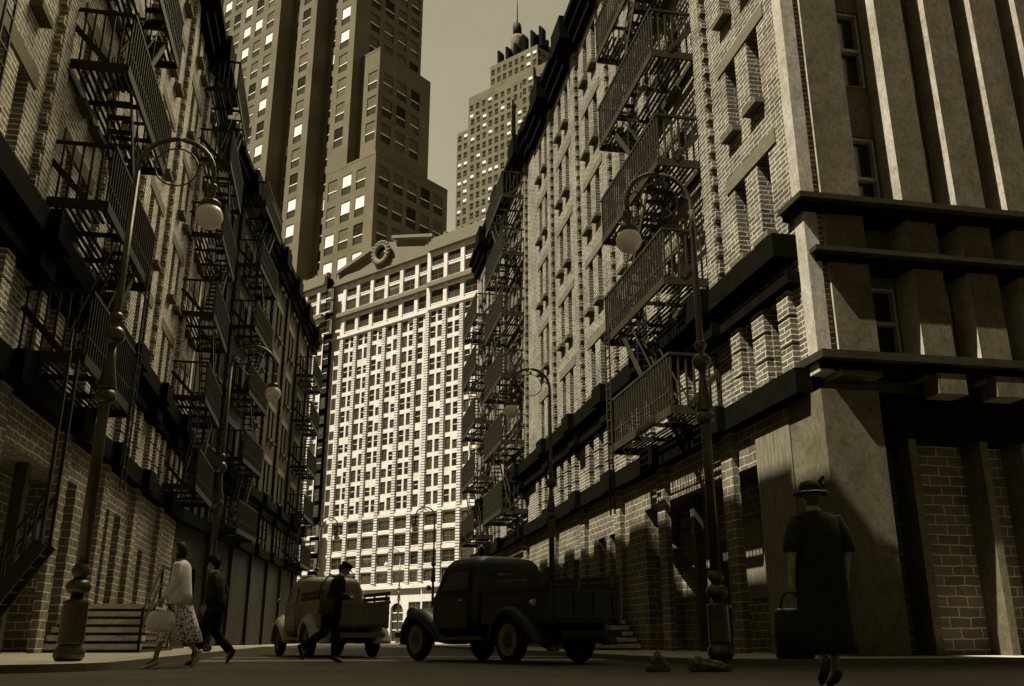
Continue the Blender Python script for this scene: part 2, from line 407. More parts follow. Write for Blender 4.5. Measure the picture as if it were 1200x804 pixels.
# right block, corner on the square
RB = empty('brick_building', (9.2, 15.8, 0))
gh = [(2.9, 10.8, 0, 4.1, 1.1), (13.75, 14.5, 1.1, 3.75), (15.1, 15.85, 1.1, 3.75), (18.6, 19.35, .1, 3.3), (20.3, 21.1, .1, 3.3), (23.2, 24.6, .1, 3.4)]
brick_block(RB, -1, .36, 25.7, BAYS, PIERS, gh, roof_z=25.6)
entry_recess(RB, -1, 2.9, 10.8, 4.1)
m = MB(); y = 1.35
while y < 2.88: m.box(-.05, .05, y, y + .17, .1, 4.72, 'timber'); y += .178
m.build('shutter', RB)
for dd in gh[1:]:
    m = MB(); m.box(.38, .43, dd[0], dd[1], dd[2], dd[3], 'dark_timber'); d = m.build('door', RB); m = MB(); m.ball((.36, dd[0] + .12, dd[2] + 1.), .04, 'chrome', 10); m.build('door_knob', d)
# concrete front of the right block (local: x to the right, y into the block)
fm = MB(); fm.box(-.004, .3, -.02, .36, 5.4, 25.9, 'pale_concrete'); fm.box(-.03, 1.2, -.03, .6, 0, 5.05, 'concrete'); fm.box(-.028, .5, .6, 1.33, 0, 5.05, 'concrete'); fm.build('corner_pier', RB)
fm = MB(); fm.box(.3, .46, .06, .5, 5.4, 25.9, 'brick'); fm.build('corner_wall', RB)
PIL = [(.46, 1.35), (2.35, 3.05), (3.65, 4.35), (4.9, 5.6), (6.15, 6.85), (7.4, 8.1)]
pm = {}
for a, b in PIL:
    m = MB(); m.box(a, b, -.03, .6, 5.35, 25.9, 'concrete'); m.m[4] = m.mi('pale_concrete'); m.build('pilaster', RB)  # left faces coloured paler to paint in sunlight on the reveals
bw = MB(); hol = []; GAPS = [(1.35, 2.35)] + [(PIL[i][1], PIL[i + 1][0]) for i in range(1, 5)]
FF = lambda n, u, z: (u, .6 - n, z)
for a, b in GAPS:
    for t in [7.55] + [t + .25 for t in TOPS[:3]]:
        hol.append((a + (.3 if b - a > .9 else .02), b - .02, t - (1.6 if t < 8 else 2.05), t))
wall(bw, FF, .4, 14.2, 5.1, 25.9, hol, .25, 'concrete'); bw.build('front_wall', RB)
for a, b, c, d in hol:
    m = MB(); m.box(a + .06, b - .06, .80, .83, c, d, 'pane_dark'); o = m.build('window', RB)
    m = MB()
    for q in ((a, a + .06, c, d), (b - .06, b, c, d), (a + .06, b - .06, c, c + .06), (a + .06, b - .06, d - .06, d), (a + .06, b - .06, (c + d) / 2 - .04, (c + d) / 2 + .04)): m.box(q[0], q[1], .66, .84, q[2], q[3], 'pale_concrete')
    m.build('window_frame', o)
for z0, z1, pr, x0 in ((9.0, 9.12, .42, -.25), (7.9, 8.0, .3, .05), (5.6, 5.76, .36, -.1)):
    m = MB(); m.box(x0, 14.2, -pr, .58, z0, z1, 'iron'); m.build('ledge', RB); m = MB(); m.box(x0 + .1, 14.2, -pr + .2, .575, z0 - .14, z0 - .002, 'black_trim'); m.build('ledge_moulding', RB)
for a, b in PIL[1:]:
    m = MB(); m.box(a + .02, b - .06, -.3, .2, 5.0, 5.42, 'concrete'); m.build('corbel', RB)
m = MB(); m.box(1.2, 14.2, .25, .9, 4.2, 5.1, 'black_trim'); m.build('lintel_beam', RB)
m = MB(); m.face([(1.2, .95, 0), (14.2, .95, 0), (14.2, .95, 4.6), (1.2, .95, 4.6)], 'brick_base'); m.build('front_base_wall', RB)
for a in (1.95, 3.55, 4.5, 6.3, 7.3):
    m = MB(); m.box(a, a + .17, .32, .93, 0, 4.2, 'concrete'); m.build('post', RB)
m = MB(); m.box(14.2, 14.21, .0, 26, 0, 25.9, 'brick'); m.build('side_wall', RB)
tag(RB, 'sunlit corner brick building with concrete pilastered front, right of the street', 'building', 'old brick buildings along the street')

# second right block
RB2 = empty('brick_building', (9.2, 41.5, 0))
brick_block(RB2, -1, .02, 19.2, [4.6, 11.2, 16.6], [2.2, 8.2, 14.0], [(2.6, 7.2, 0, 4.1, 1.1), (9.4, 10.2, .1, 3.4), (11.6, 12.4, .1, 3.4)], roof_z=25.9)
entry_recess(RB2, -1, 2.6, 7.2, 4.1)
tag(RB2, 'farther brick building on the right, hung with rows of fire escapes', 'building', 'old brick buildings along the street')
# left block
LB = empty('brick_building', (-6.44, 14.1, 0))
lg = [(2.9, 10.7, 0, 4.1, 1.1), (13.6, 14.5, 1.25, 4.0), (15.15, 16.05, 1.25, 4.0), (19.2, 20.0, .1, 3.3), (22.6, 23.4, .1, 3.3)]
brick_block(LB, 1, -26, 26.2, [-22, -17.5, -13, -8, -3.4] + BAYS, [-20, -15.2, -10.5, -5.5, -.4] + PIERS, lg, roof_z=24.7, bm='brick_pale', bbm='brick_base_pale')
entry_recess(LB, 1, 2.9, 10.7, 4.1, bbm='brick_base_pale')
for dd in lg[1:]:
    m = MB(); m.box(-.38, -.43, dd[0], dd[1], dd[2], dd[3], 'dark_timber'); d = m.build('door', LB); m = MB(); m.ball((-.36, dd[0] + .12, dd[2] + 1.), .04, 'chrome', 10); m.build('door_knob', d)
tag(LB, 'dark brick building filling the left edge, heavy black cornices', 'building', 'old brick buildings along the street')
# far left block, turned a little towards the right
LB2 = empty('brick_building', (-6.44, 40.35, 0), R(-6.6))
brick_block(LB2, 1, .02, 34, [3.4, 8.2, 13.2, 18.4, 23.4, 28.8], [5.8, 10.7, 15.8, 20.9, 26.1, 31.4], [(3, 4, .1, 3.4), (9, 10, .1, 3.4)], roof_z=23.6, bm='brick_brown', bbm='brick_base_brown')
tag(LB2, 'shaded far brick building on the left, angled towards the white tower', 'building', 'old brick buildings along the street')

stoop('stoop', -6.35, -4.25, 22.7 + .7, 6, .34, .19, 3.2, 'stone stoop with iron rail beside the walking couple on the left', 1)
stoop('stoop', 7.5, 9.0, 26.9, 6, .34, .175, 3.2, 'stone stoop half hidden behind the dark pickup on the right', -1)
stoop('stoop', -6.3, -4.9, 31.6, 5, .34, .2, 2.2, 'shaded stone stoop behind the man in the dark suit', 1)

# ------------------------------------------------------------------ fire escapes
def escape_parts(s, L, W=1.3):
    pf = MB()
    for x in (.03, W): pf.box(s * (x - .03), s * (x + .03), 0, L, -.2, .02, 'iron')
    for y in (0, L): pf.box(s * .06, s * (W - .03), y - .03, y + .03, -.2, .02, 'iron')
    for y in (L * .33, L * .66): pf.box(s * .06, s * (W - .03), y - .02, y + .02, -.14, -.03, 'iron')
    x = .14
    while x < W - .08:
        if x < .62: pf.box(s * x, s * (x + .07), .03, L - .03, -.025, .0, 'iron')
        else: pf.box(s * x, s * (x + .07), .03, 1.1, -.025, .0, 'iron'); pf.box(s * x, s * (x + .07), L - 1.2, L - .03, -.025, .0, 'iron')
        x += .135
    rl = MB(); H = 1.36
    rl.box(s * (W - .035), s * (W + .035), -.03, L + .03, H - .07, H, 'iron')
    for y in (0, L): rl.box(s * .0, s * (W - .035), y - .035, y + .035, H - .07, H, 'iron')
    rl.box(s * (W - .012), s * (W + .012), .03, L - .03, .38, .42, 'iron')
    y = .12
    while y < L - .05: rl.box(s * (W - .022), s * (W + .022), y, y + .045, .02, H - .07, 'iron'); y += .2
    for yy in (0, L):
        for k in range(7):
            x = W - .02 - k * .2; rl.box(s * (x - .025), s * (x + .02), yy - .02, yy + .02, .02, H - .07, 'iron')
        rl.bar((s * .02, yy - .03, .92), (s * .86, yy - .03, .02), .035, .13, 'iron', up=(s * .7, 0, .7))
    def flight(up):
        st = MB(); y0, y1 = (1.15, L - 1.0) if up else (L - 1.15, 1.0)
        n = 13
        for x in (.66, 1.18): st.bar((s * x, y0, .02), (s * x, y1, ST - .02), .035, .17, 'iron'); st.bar((s * x, y0, .9), (s * x, y1, ST + .84), .03, .03, 'iron')
        for x in (.66, 1.18):
            for q in (.02, .5, .97): yy = y0 + (y1 - y0) * q; st.bar((s * x, yy, ST * q), (s * x, yy, ST * q + .9), .03, .03, 'iron')
        for i in range(1, n):
            q = i / n; yy = y0 + (y1 - y0) * q; st.box(s * .68, s * 1.16, yy - .1, yy + .1, ST * q - .015, ST * q + .015, 'iron')
        return st.mesh('stair')
    return pf.mesh('platform'), rl.mesh('railing'), flight(True), flight(False)
def ladder_mesh(s, h, m='iron'):
    a = MB()
    for y in (-.2, .2): a.box(-.02, .02, y - .025, y + .025, 0, h, m)
    z = .2
    while z < h: a.box(-.015, .015, -.175, .175, z - .015, z + .015, m); z += .32
    return a.mesh('ladder')
EC = {}
def fire_escape(x, y, s, L, z0, n, label, rz=0, ladder=None, drop=False):
    k = (s, L)
    if k not in EC: EC[k] = escape_parts(s, L)
    pf, rl, sa, sb = EC[k]
    r = empty('fire_escape', (x, y, z0), rz)
    for i in range(n):
        inst('platform', pf, r, (0, 0, i * ST)); inst('railing', rl, r, (0, 0, i * ST))
        if i < n - 1: inst('stair', (sa, sb)[i % 2], r, (0, 0, i * ST))
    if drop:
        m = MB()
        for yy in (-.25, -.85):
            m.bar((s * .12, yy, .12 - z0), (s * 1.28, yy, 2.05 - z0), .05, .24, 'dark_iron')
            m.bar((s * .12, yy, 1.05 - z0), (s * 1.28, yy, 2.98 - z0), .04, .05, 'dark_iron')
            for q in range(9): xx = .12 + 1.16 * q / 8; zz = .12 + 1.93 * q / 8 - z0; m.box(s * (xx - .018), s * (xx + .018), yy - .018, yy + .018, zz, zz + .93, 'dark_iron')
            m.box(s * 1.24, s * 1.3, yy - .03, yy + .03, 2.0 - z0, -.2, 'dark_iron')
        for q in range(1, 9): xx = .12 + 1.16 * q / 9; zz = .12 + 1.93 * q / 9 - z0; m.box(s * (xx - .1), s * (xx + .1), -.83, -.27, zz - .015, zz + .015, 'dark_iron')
        m.build('shadow_stair', r)  # added iron flight standing in for the stair's cast shadow
    if ladder:
        inst('ladder', ladder_mesh(s, ladder), r, (s * 1.36, L - .28, 1.2 - ladder + 2.4))
    tag(r, label, 'fire escape', 'iron fire escapes on the brick buildings')
fire_escape(9.17, 20.4, -1, 5.2, 5.78, 6, 'iron fire escape on the sunlit corner building, nearest on the right', ladder=5.6)
fire_escape(9.17, 43.6, -1, 5.4, 6.4, 6, 'iron fire escape on the second building on the right, behind the far lamp')
fire_escape(9.17, 52.6, -1, 5.4, 6.1, 5, 'iron fire escape third along the right row, against the white tower')
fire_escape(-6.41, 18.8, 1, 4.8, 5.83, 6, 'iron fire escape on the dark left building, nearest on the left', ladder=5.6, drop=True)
fire_escape(-6.41, 35.3, 1, 4.8, 5.83, 6, 'iron fire escape at the far end of the near left building')
fe = lambda u: (-6.44 + .115 * u + .03 * .993, 40.35 + .993 * u - .03 * .115)
x, y = fe(5.2); fire_escape(x, y, 1, 4.8, 5.4, 6, 'iron fire escape in deep shade on the far left building', rz=R(-6.6))
x, y = fe(26.0); fire_escape(x, y, 1, 4.8, 5.4, 5, 'small distant iron fire escape at the end of the left row', rz=R(-6.6))
wl = bpy.data.objects.new('wall_ladder', ladder_mesh(1, 14, 'dark_iron')); col.objects.link(wl); wl.location = (-6.0, 14.6, 8.2)
tag(wl, 'narrow dark iron ladder fixed to the wall at the upper left edge', 'ladder')
# ------------------------------------------------------------------ white tower closing the street
CAMP = Vector((0, 0, .38))
WB = empty('white_building', (19.22, 116.42, 0), R(-49.9))
WM = WB.matrix_basis.copy()
def section(nm, x0, x1, y, ztop, holes, m='pale_stone', depth=.5):
    w = MB(); F = lambda n, u, z: (u, y - n, z)
    wall(w, F, x0, x1, 0, ztop, holes, depth, m, 'pale_stone'); return w
PX = [-41.0, -37.9, -34.7]; PC = [-30.3, -27.1, -23.9, -20.65, -17.35, -14.1]; PR = [-11.0, -7.7, -4.4, -1.1, 2.2, 5.5]
def sect_y(c): return -1.7 if c < -33 else (0. if c < -12 else -.6)
LOW = [(7.65, 9.35), (9.95, 11.7), (12.5, 14.3), (14.85, 16.55)]
MID = [17.75 + 2.36 * k for k in range(12)]
wins = []
def cells(cols, wd):
    h = []
    for c in cols:
        x0 = c + .38; x1 = c + wd - .31
        for a, b in LOW: h.append((x0, x1, a, b)); wins.append(('big', x0, x1, a, b, c))
        for z in MID:
            m_ = (x0 + x1) / 2
            for a, b in ((x0 + .05, m_ - .18), (m_ + .18, x1 - .05)):
                if rnd.random() < .5: h.append((a, b, z, z + 1.75))
                else: h.append((a, b, z, z + (1.75 if rnd.random() < .6 else 1.25)))
            wins.append(('pair', h[-2][0], h[-1][1], z, z + 1.75, c, h[-2], h[-1]))
        h.append((x0, x1, 46.5, 48.8)); wins.append(('big', x0, x1, 46.5, 48.8, c))
        h.append((x0, x1, 50.1, 51.95)); wins.append(('big', x0, x1, 50.1, 51.95, c))
        h.append((x0, x1, 52.35, 54.1)); wins.append(('big', x0, x1, 52.35, 54.1, c))
        if c not in (-17.35, -23.9): h.append((x0, x1, 1.4, 5.2)); wins.append(('big', x0, x1, 1.4, 5.2, c))
    return h
PW = 3.25
sec = [(-44, -33.0, -1.7, PX), (-33.0, -10.9, 0., PC), (-10.9, 9, -.6, PR)]
for x0, x1, y, cols in sec:
    h = cells(cols, PW)
    if cols is PC:
        for c in (-17.35, -23.9): h.append((c + .3, c + PW - .35, .2, 5.1, .4))
    w = section('wall', x0, x1, y, 54.9, h)
    w.build('facade', WB)
    t = MB()
    for c in cols:   # proud piers between the bays
        t.box(c - .32, c + .38, y - .3, y - .003, 7.5, 45.6, 'terracotta'); t.box(c - .32, c + .38, y - .22, y - .003, 46.1, 54.7, 'pale_stone')
        if x1 > c + PW + 1 and c == cols[-1] : t.box(c + PW - .32, c + PW + .3, y - .28, y - .003, 7.5, 45.6, 'terracotta')
    t.build('pier', WB)
    for a, b, pr in ((6.95, 7.4, .55), (16.75, 17.15, .25), (45.6, 46.05, .45), (49.1, 49.75, .8)): t = MB(); t.box(x0, x1, y - pr, y - .004, a, b, 'pale_stone' if b < 49 else 'frieze_stone'); t.build('ledge', WB)
    for z in (9.4, 11.8, 14.4): t = MB(); t.box(x0, x1, y - .12, y - .004, z, z + .42, 'pale_stone'); t.build('ledge', WB)
    t = MB(); t.box(x0, x1, y - .55, y - .004, 54.75, 56.1 + (.2 if cols is not PC else 0), 'frieze_stone'); t.box(x0, x1, y - .8, y - .56, 54.7, 54.95, 'frieze_stone'); t.build('cornice', WB)
for x, y0, y1 in ((-33.0, -1.7, 0),): t = MB(); t.face([(x, y0, 0), (x, y1, 0), (x, y1, 56.2), (x, y0, 56.2)], 'black_trim')  # return of the white front coloured black to paint in its shade
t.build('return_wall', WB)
t = MB(); t.box(-44, 9, 1.2, 9, 0, 55.6, 'terracotta'); t.build('rear_wall', WB)
# arched doorways
for c in (-17.35, -23.9):
    t = MB(); cx = c + 1.42; rr = 1.25; n = 14
    arc = [(cx - rr * math.cos(math.pi * i / n), 3.85 + rr * math.sin(math.pi * i / n)) for i in range(n + 1)]
    for (a, b), (e, f) in zip(arc, arc[1:]): t.face([(a, .001, b), (e, .001, f), (e, .001, 5.12), (a, .001, 5.12)], 'pale_stone')
    t.box(c + .3, cx - rr, -.0, .05, .2, 5.1, 'pale_stone'); t.box(cx + rr, c + PW - .35, 0., .05, .2, 5.1, 'pale_stone'); t.build('door_surround', WB)
    t = MB(); t.face([(c + .3, .38, .2), (c + PW - .35, .38, .2), (c + PW - .35, .38, 5.1), (c + .3, .38, 5.1)], 'pane_mid')
    for x in (cx - .05, ): t.box(x, x + .1, .3, .37, .2, 3.8, 'sash_white')
    for z in (1.6, 2.7, 3.8): t.box(cx - rr, cx + rr, .29, .36, z, z + .1, 'sash_white')
    t.build('door', WB)
# broken pediment with wreath
t = MB()
def prism(mb, pts, y0, y1, m):
    n = len(pts); mb.face([(x, y0, z) for x, z in pts], m); mb.face([(x, y1, z) for x, z in pts], m)
    for (a, b), (c, d) in zip(pts, pts[1:] + pts[:1]): mb.face([(a, y0, b), (c, y0, d), (c, y1, d), (a, y1, b)], m)
prism(t, [(-31.4, 56.1), (-10.2, 56.1), (-10.2, 56.6), (-20.0, 59.3), (-22.0, 59.3), (-31.4, 56.6)], -.25, .6, 'frieze_stone'); t.build('pediment', WB)
t = MB(); prism(t, [(-31.6, 56.55), (-23.2, 58.6), (-23.2, 59.15), (-31.6, 57.1)], -1.1, -.26, 'frieze_stone'); prism(t, [(-10.3, 57.1), (-19.0, 59.35), (-19.0, 59.8), (-10.3, 57.6)], -1.1, -.26, 'frieze_stone'); t.build('pediment_moulding', WB)
t = MB(); t.torus((-21.3, -.9, 57.5), 1.45, .42, 'frieze_stone', 'y', 28, 8)
for i in range(18):
    a = 2 * math.pi * i / 18; t.ball((-21.3 + 1.75 * math.cos(a), -1.1, 57.5 + 1.75 * math.sin(a)), .33, 'frieze_stone', 8)
t.lathe([(1.2, -.7), (1.2, -.55)], 'pane_dark', (-21.3, 0, 57.5), 24, 'y'); t.build('wreath', WB)
for x, y in ((-33.5, -1.2), (-31.9, -.3), (-12, -.2), (-8, -.6), (-5, -.6), (-2, -.6), (-36, -1.5), (-39, -1.5)): t = MB(); t.box(x - .25, x + .25, y - .2, y + .4, 56.0, 57.3, 'frieze_stone'); t.build('finial', WB)
t = MB(); t.box(-44, -33, -1.9, -1.2, 56.2, 56.9, 'frieze_stone'); t.build('parapet', WB); t = MB(); t.box(-10.6, 9, -.9, 0, 56.2, 56.9, 'frieze_stone'); t.build('parapet', WB)
# windows: the largest hundred as parts, the rest as one
def win_geo(mb, w, y):
    if w[0] == 'big':
        _, x0, x1, a, b, c = w
        mb.box(x0, x1, y + .16, y + .22, a, b, rnd.choice(['curtain', 'curtain', 'pane_dark', 'pane_mid'])); bl = rnd.choice([.08, .08, .12, .3, .6]); mb.box(x0, x1, y + .152, y + .159, b - bl, b, rnd.choice(['lintel_stone', 'step_stone']) if bl > .2 else 'sash_white'); mb.box(x0, x1, y - .06, y + .14, a - .003, a + .1, 'sash_white')
        xm = (x0 + x1) / 2; zm = (a + b) / 2 - .05
        for q in (xm - .04,): mb.box(q + .01, q + .07, y + .1, y + .15, a + .1, b - .1, 'limestone')
        mb.box(x0, xm - .05, y + .1, y + .15, zm, zm + .06, 'limestone'); mb.box(xm + .05, x1, y + .1, y + .15, zm, zm + .06, 'limestone')
    else:
        for h in (w[6], w[7]):
            a, b, c, d = h[:4]; mt = rnd.choice(['pane_dark', 'pane_dark', 'curtain', 'curtain', 'pane_mid'])
            mb.box(a, b, y + .14, y + .2, c, d, mt); zm = (c + d) / 2 + .1
            mb.box(a, b, y + .1, y + .135, zm - .03, zm + .03, 'sash_white' if mt == 'pane_dark' else 'limestone')
def wkey(w):
    p = WM @ Vector(((w[1] + w[2]) / 2, sect_y(w[5]), (w[3] + w[4]) / 2)); vis = -44 < w[1] < -1 and w[3] > 4
    return (0 if vis else 1, -(w[2] - w[1]) * (w[4] - w[3]) / (p - CAMP).length_squared)
wins.sort(key=wkey)
rest = MB()
for i, w in enumerate(wins):
    if i < 100:
        m = MB(); win_geo(m, w, sect_y(w[5])); m.build('window', WB)
    else: win_geo(rest, w, sect_y(w[5]))
tag(rest.build('window', WB), kind='stuff')
tag(WB, 'tall sunlit white building with broken pediment and wreath, closing the street', 'building', None)

# ------------------------------------------------------------------ stepped tower
K = .775
TW = empty('skyscraper', (4.04, 154.9, 0), R(-49.2))
def tower_window(w, h, var):
    m = MB(); up, lo = [('blind_pale', 'pane_mid'), ('blind_mid', 'pane_mid'), ('pane_dark', 'pane_mid'), ('blind_mid', 'blind_mid')][var]
    m.box(-w / 2, w / 2, .14, .2, h * .42, h, up); m.box(-w / 2, w / 2, .18, .24, 0, h * .42, lo); m.box(-w / 2, w / 2, .06, .139, h * .40, h * .44, 'sash_white'); return m
TWW, TWH, TP = 3.35 * K, 5.45 * K, 7.45 * K
TZ0 = 110.9 * K
twins = []
def tface(F, u0, u1, z0, z1, cols, axis, rows=None):
    """wall with a window grid; columns at cols, rows hung from a common datum"""
    h = []; n0 = math.floor((z0 - TZ0) / TP); z = TZ0 + TP * n0
    while z < z1 - .3:
        if z - TWH > z0 + .2:
            for c in cols: h.append((c - TWW / 2, c + TWW / 2, z - TWH, z)); twins.append((axis, F, c, z - TWH))
        z += TP
    m = MB(); wall(m, F, u0, u1, z0, z1, h, .26, 'limestone'); m.build('wall', TW)
FL = lambda y: (lambda n, u, z: (u, y - n, z))
FR_ = lambda x: (lambda n, u, z: (x + n, u, z))
k = K
seg = [(-100 * k, -45 * k, 0, 230 * k, [-95.5 * k + 5.75 * k * i for i in range(9)]),
       (-45 * k, -35.8 * k, 5 * k, 230 * k, [-37.9 * k, -41.8 * k]), (-35.8 * k, -28 * k, 0, 230 * k, [-32.2 * k]),
       (-28 * k, -18.9 * k, 5 * k, 230 * k, [-20.6 * k, -24.6 * k]), (-18.9 * k, -11.3 * k, 0, 230 * k, [-15.2 * k]),
       (-11.3 * k, -4.3 * k, 3 * k, 146.6 * k, [-6.6 * k]), (-18.9 * k, -.6 * k, -.02, 113.3 * k, [-16.05 * k, -10.8 * k, -5.6 * k])]
for a, b, y, zt, cols in seg:
    z0 = 113.3 * k if (y > .1 and a > -12 * k) or (a == -18.9 * k and zt > 200 * k) else 0
    tface(FL(y), a, b, z0, zt, cols, 'x')
dk = [(-.6 * k, -.02, 25.9 * k, 0, 113.3 * k, [3.0 * k + 4.85 * k * i for i in range(5)]),
      (-4.3 * k, 3 * k, 22 * k, 113.3 * k, 146.6 * k, [6.3 * k, 11.3 * k, 16.4 * k]),
      (-11.3 * k, 0, 3 * k, 113.3 * k, 230 * k, []), (-11.3 * k, 3 * k, 25 * k, 146.6 * k, 230 * k, [7 * k, 12.2 * k, 17.3 * k, 22.2 * k]),
      (-45 * k, 0, 5 * k, 0, 230 * k, []), (-28 * k, 0, 5 * k, 0, 230 * k, [])]
for x, a, b, z0, z1, cols in dk: tface(FR_(x), a, b, z0, z1, cols, 'y')
m = MB()
for x in (-35.8 * k, -18.9 * k): m.face([(x, 0, 0), (x, 5 * k, 0), (x, 5 * k, 230 * k), (x, 0, 230 * k)], 'limestone')
m.box(-100 * k, -11.6 * k, 5.6 * k, 25 * k, 0, 229.8 * k, 'limestone'); m.box(-11.55 * k, -4.7 * k, 3.5 * k, 22 * k, 0, 146.5 * k, 'limestone'); m.box(-11 * k, -1. * k, .5 * k, 25.85 * k, 0, 113.2 * k, 'limestone')
m.build('rear_wall', TW)
m = MB(); m.box(-18.9 * k, -.55 * k, -.06, .4, 113.3 * k, 114.0 * k, 'limestone'); m.box(-.9 * k, -.55 * k, .41, 25.9 * k, 113.3 * k, 114.0 * k, 'limestone'); m.box(-11.2 * k, -4.25 * k, 3 * k - .05, 3 * k + .3, 146.6 * k, 147.2 * k, 'limestone')
for x in (-22.7 * k, -39.9 * k): m.box(x - .05, x + .1, 4.93 * k, 5.0 * k - .003, 60, 229 * k, 'limestone_joint')
m.build('coping', TW)
tw_me = [[tower_window(TWW, TWH, v).mesh('window') for v in range(4)] for _ in (0,)][0]
def tkey(t):
    ax, F, c, z = t; p = TW.matrix_basis @ Vector(F(0, c, z + TWH / 2)); vis = z > 60 * k * 1. and z < 190 * k and not (c < -78 * k)
    return (0 if vis else 1, (p - CAMP).length)
twins.sort(key=tkey)
rest = MB()
for i, (ax, F, c, z) in enumerate(twins):
    v = rnd.choices(range(4), (30, 30, 28, 12))[0] if ax == 'x' else rnd.choices(range(4), (0, 60, 14, 26))[0]
    p = F(0, c, z)
    if i < 100: inst('window', tw_me[v], TW, p, 0 if ax == 'x' else R(90))
    else:
        q = tower_window(TWW, TWH, v).xf(Matrix.Translation(p) @ Matrix.Rotation(0 if ax == 'x' else R(90), 4, 'Z'))
        b = len(rest.v); rest.v += q.v; rest.f += [tuple(b + i for i in f) for f in q.f]; rest.m += [rest.mi(q.mats[mm]) for mm in q.m]; rest.sm += q.sm
tag(rest.build('window', TW), kind='stuff')
tag(TW, 'massive stepped stone skyscraper cut off by the top of the picture', 'skyscraper')

# ------------------------------------------------------------------ distant tower with mast
K2 = .85; q = K2
SP = empty('skyscraper', (54.65, 283.8, 0), R(-49.5))
swins = []
SW_, SH_, SPP = 2.0 * q, 2.9 * q, 4.55 * q
def sface(F, u0, u1, z0, z1, n, axis, skip=()):
    st = (u1 - u0) / n; cols = [u0 + st * (i + .5) for i in range(n)]
    h = []; z = 241.0 * q
    while z > z0 + 4 * q:
        if z < z1 - .5 * q:
            for i, c in enumerate(cols): h.append((c - SW_ / 2, c + SW_ / 2, z - SH_, z)); swins.append((axis, F, c, z - SH_))
        z -= SPP
    m = MB(); wall(m, F, u0, u1, z0, z1, h, .2, 'limestone'); m.build('wall', SP)
tiers = [(-31.3, 26, -0., 32, 0, 215.5), (-25.3, 21, .6, 27, 215.5, 231.8), (-13.3, 13, 1.2, 17, 231.8, 243.2)]
for x0, x1, y0, y1, z0, z1 in tiers:
    sface(FL(y0 * q), x0 * q, x1 * q, z0 * q, z1 * q, round((x1 - x0) / 3.45), 'x'); sface(FR_(x1 * q), y0 * q, y1 * q, z0 * q, z1 * q, 5, 'y')
    m = MB(); m.box((x0 + .02) * q, (x1 - .4) * q, (y0 + .4) * q, y1 * q, (z0) * q, (z1 - .02) * q, 'limestone'); m.build('rear_wall', SP)
# projecting centre bays of the shaft
sface(FL(-1.6 * q), -22.5 * q, 1.2 * q, 150 * q, 219.5 * q, 7, 'x'); sface(FR_(1.2 * q), -1.6 * q, 0, 150 * q, 219.5 * q, 1, 'z')
sface(FL(-.6 * q), 5.7 * q, 12 * q, 150 * q, 231.9 * q, 2, 'x')
m = MB(); m.box(-22.4 * q, 1.1 * q, -1.2 * q, -.03 * q, 150 * q, 219.4 * q, 'limestone'); m.box(5.75 * q, 12 * q, -.3 * q, .5 * q, 150 * q, 231.8 * q, 'limestone'); m.build('rear_wall', SP)
for i in range(6):
    x = (-9 + 4.6 * i) * q; m = MB(); zt = (250.3 if i < 3 else 252.5) * q
    prism(m, [(x - .5 * q, 242 * q), (x + 1.3 * q, 242 * q), (x + 1.3 * q, zt - 2 * q), (x + .6 * q, zt - .5 * q), (x - .5 * q, zt)], 1.5 * q, 4.2 * q, 'black_trim'); m.build('fin', SP)
for i in range(3):
    m = MB(); y = (4.5 + 4 * i) * q; m.box(9.5 * q, 12.8 * q, y, y + 1.5 * q, 243 * q, (251 - i) * q, 'black_trim'); m.build('fin', SP)
m = MB(); cx, cy = -2.5 * q, 7 * q
m.lathe([(2.9 * q, 243 * q), (2.9 * q, 256 * q), (2.5 * q, 257.5 * q)], 'lintel_stone', (cx, cy, 0), 24); m.lathe([(2.0 * q, 257.5 * q), (2.0 * q, 263.2 * q), (1.6 * q, 264.3 * q), (.4 * q, 264.8 * q)], 'iron', (cx, cy, 0), 24); m.build('crown_drum', SP)
m = MB(); m.lathe([(.28 * q, 264.5 * q), (.22 * q, 272 * q), (.1 * q, 278 * q)], 'black_trim', (cx, cy, 0), 8); m.build('mast', SP)
def sp_win(var):
    m = MB(); m.box(-SW_ / 2, SW_ / 2, .1, .16, SH_ * .45, SH_, ['blind_pale', 'pane_dark', 'pane_dark'][var]); m.box(-SW_ / 2, SW_ / 2, .12, .18, 0, SH_ * .45, ['pane_mid', 'pane_mid', 'pane_dark'][var]); m.box(-SW_ / 2, SW_ / 2, .05, .099, SH_ * .42, SH_ * .5, 'limestone'); return m
sme = [sp_win(v).mesh('window') for v in range(3)]
swins.sort(key=lambda t: (0 if t[0] == 'x' and t[3] > 150 * q and t[2] < 6 * q else 1, -t[3]))
rest = MB()
for i, (ax, F, c, z) in enumerate(swins):
    if z < 140 * q: continue
    v = rnd.choices(range(3), (25, 40, 35))[0]; p = F(0, c, z); rz = 0 if ax == 'x' else R(90)
    if i < 100: inst('window', sme[v], SP, p, rz)
    else:
        w_ = sp_win(v).xf(Matrix.Translation(p) @ Matrix.Rotation(rz, 4, 'Z')); b = len(rest.v); rest.v += w_.v; rest.f += [tuple(b + i for i in f) for f in w_.f]; rest.m += [rest.mi(w_.mats[mm]) for mm in w_.m]; rest.sm += w_.sm
tag(rest.build('window', SP), kind='stuff')
tag(SP, 'distant stepped skyscraper topped by dark fins, a round drum and a thin mast', 'skyscraper')

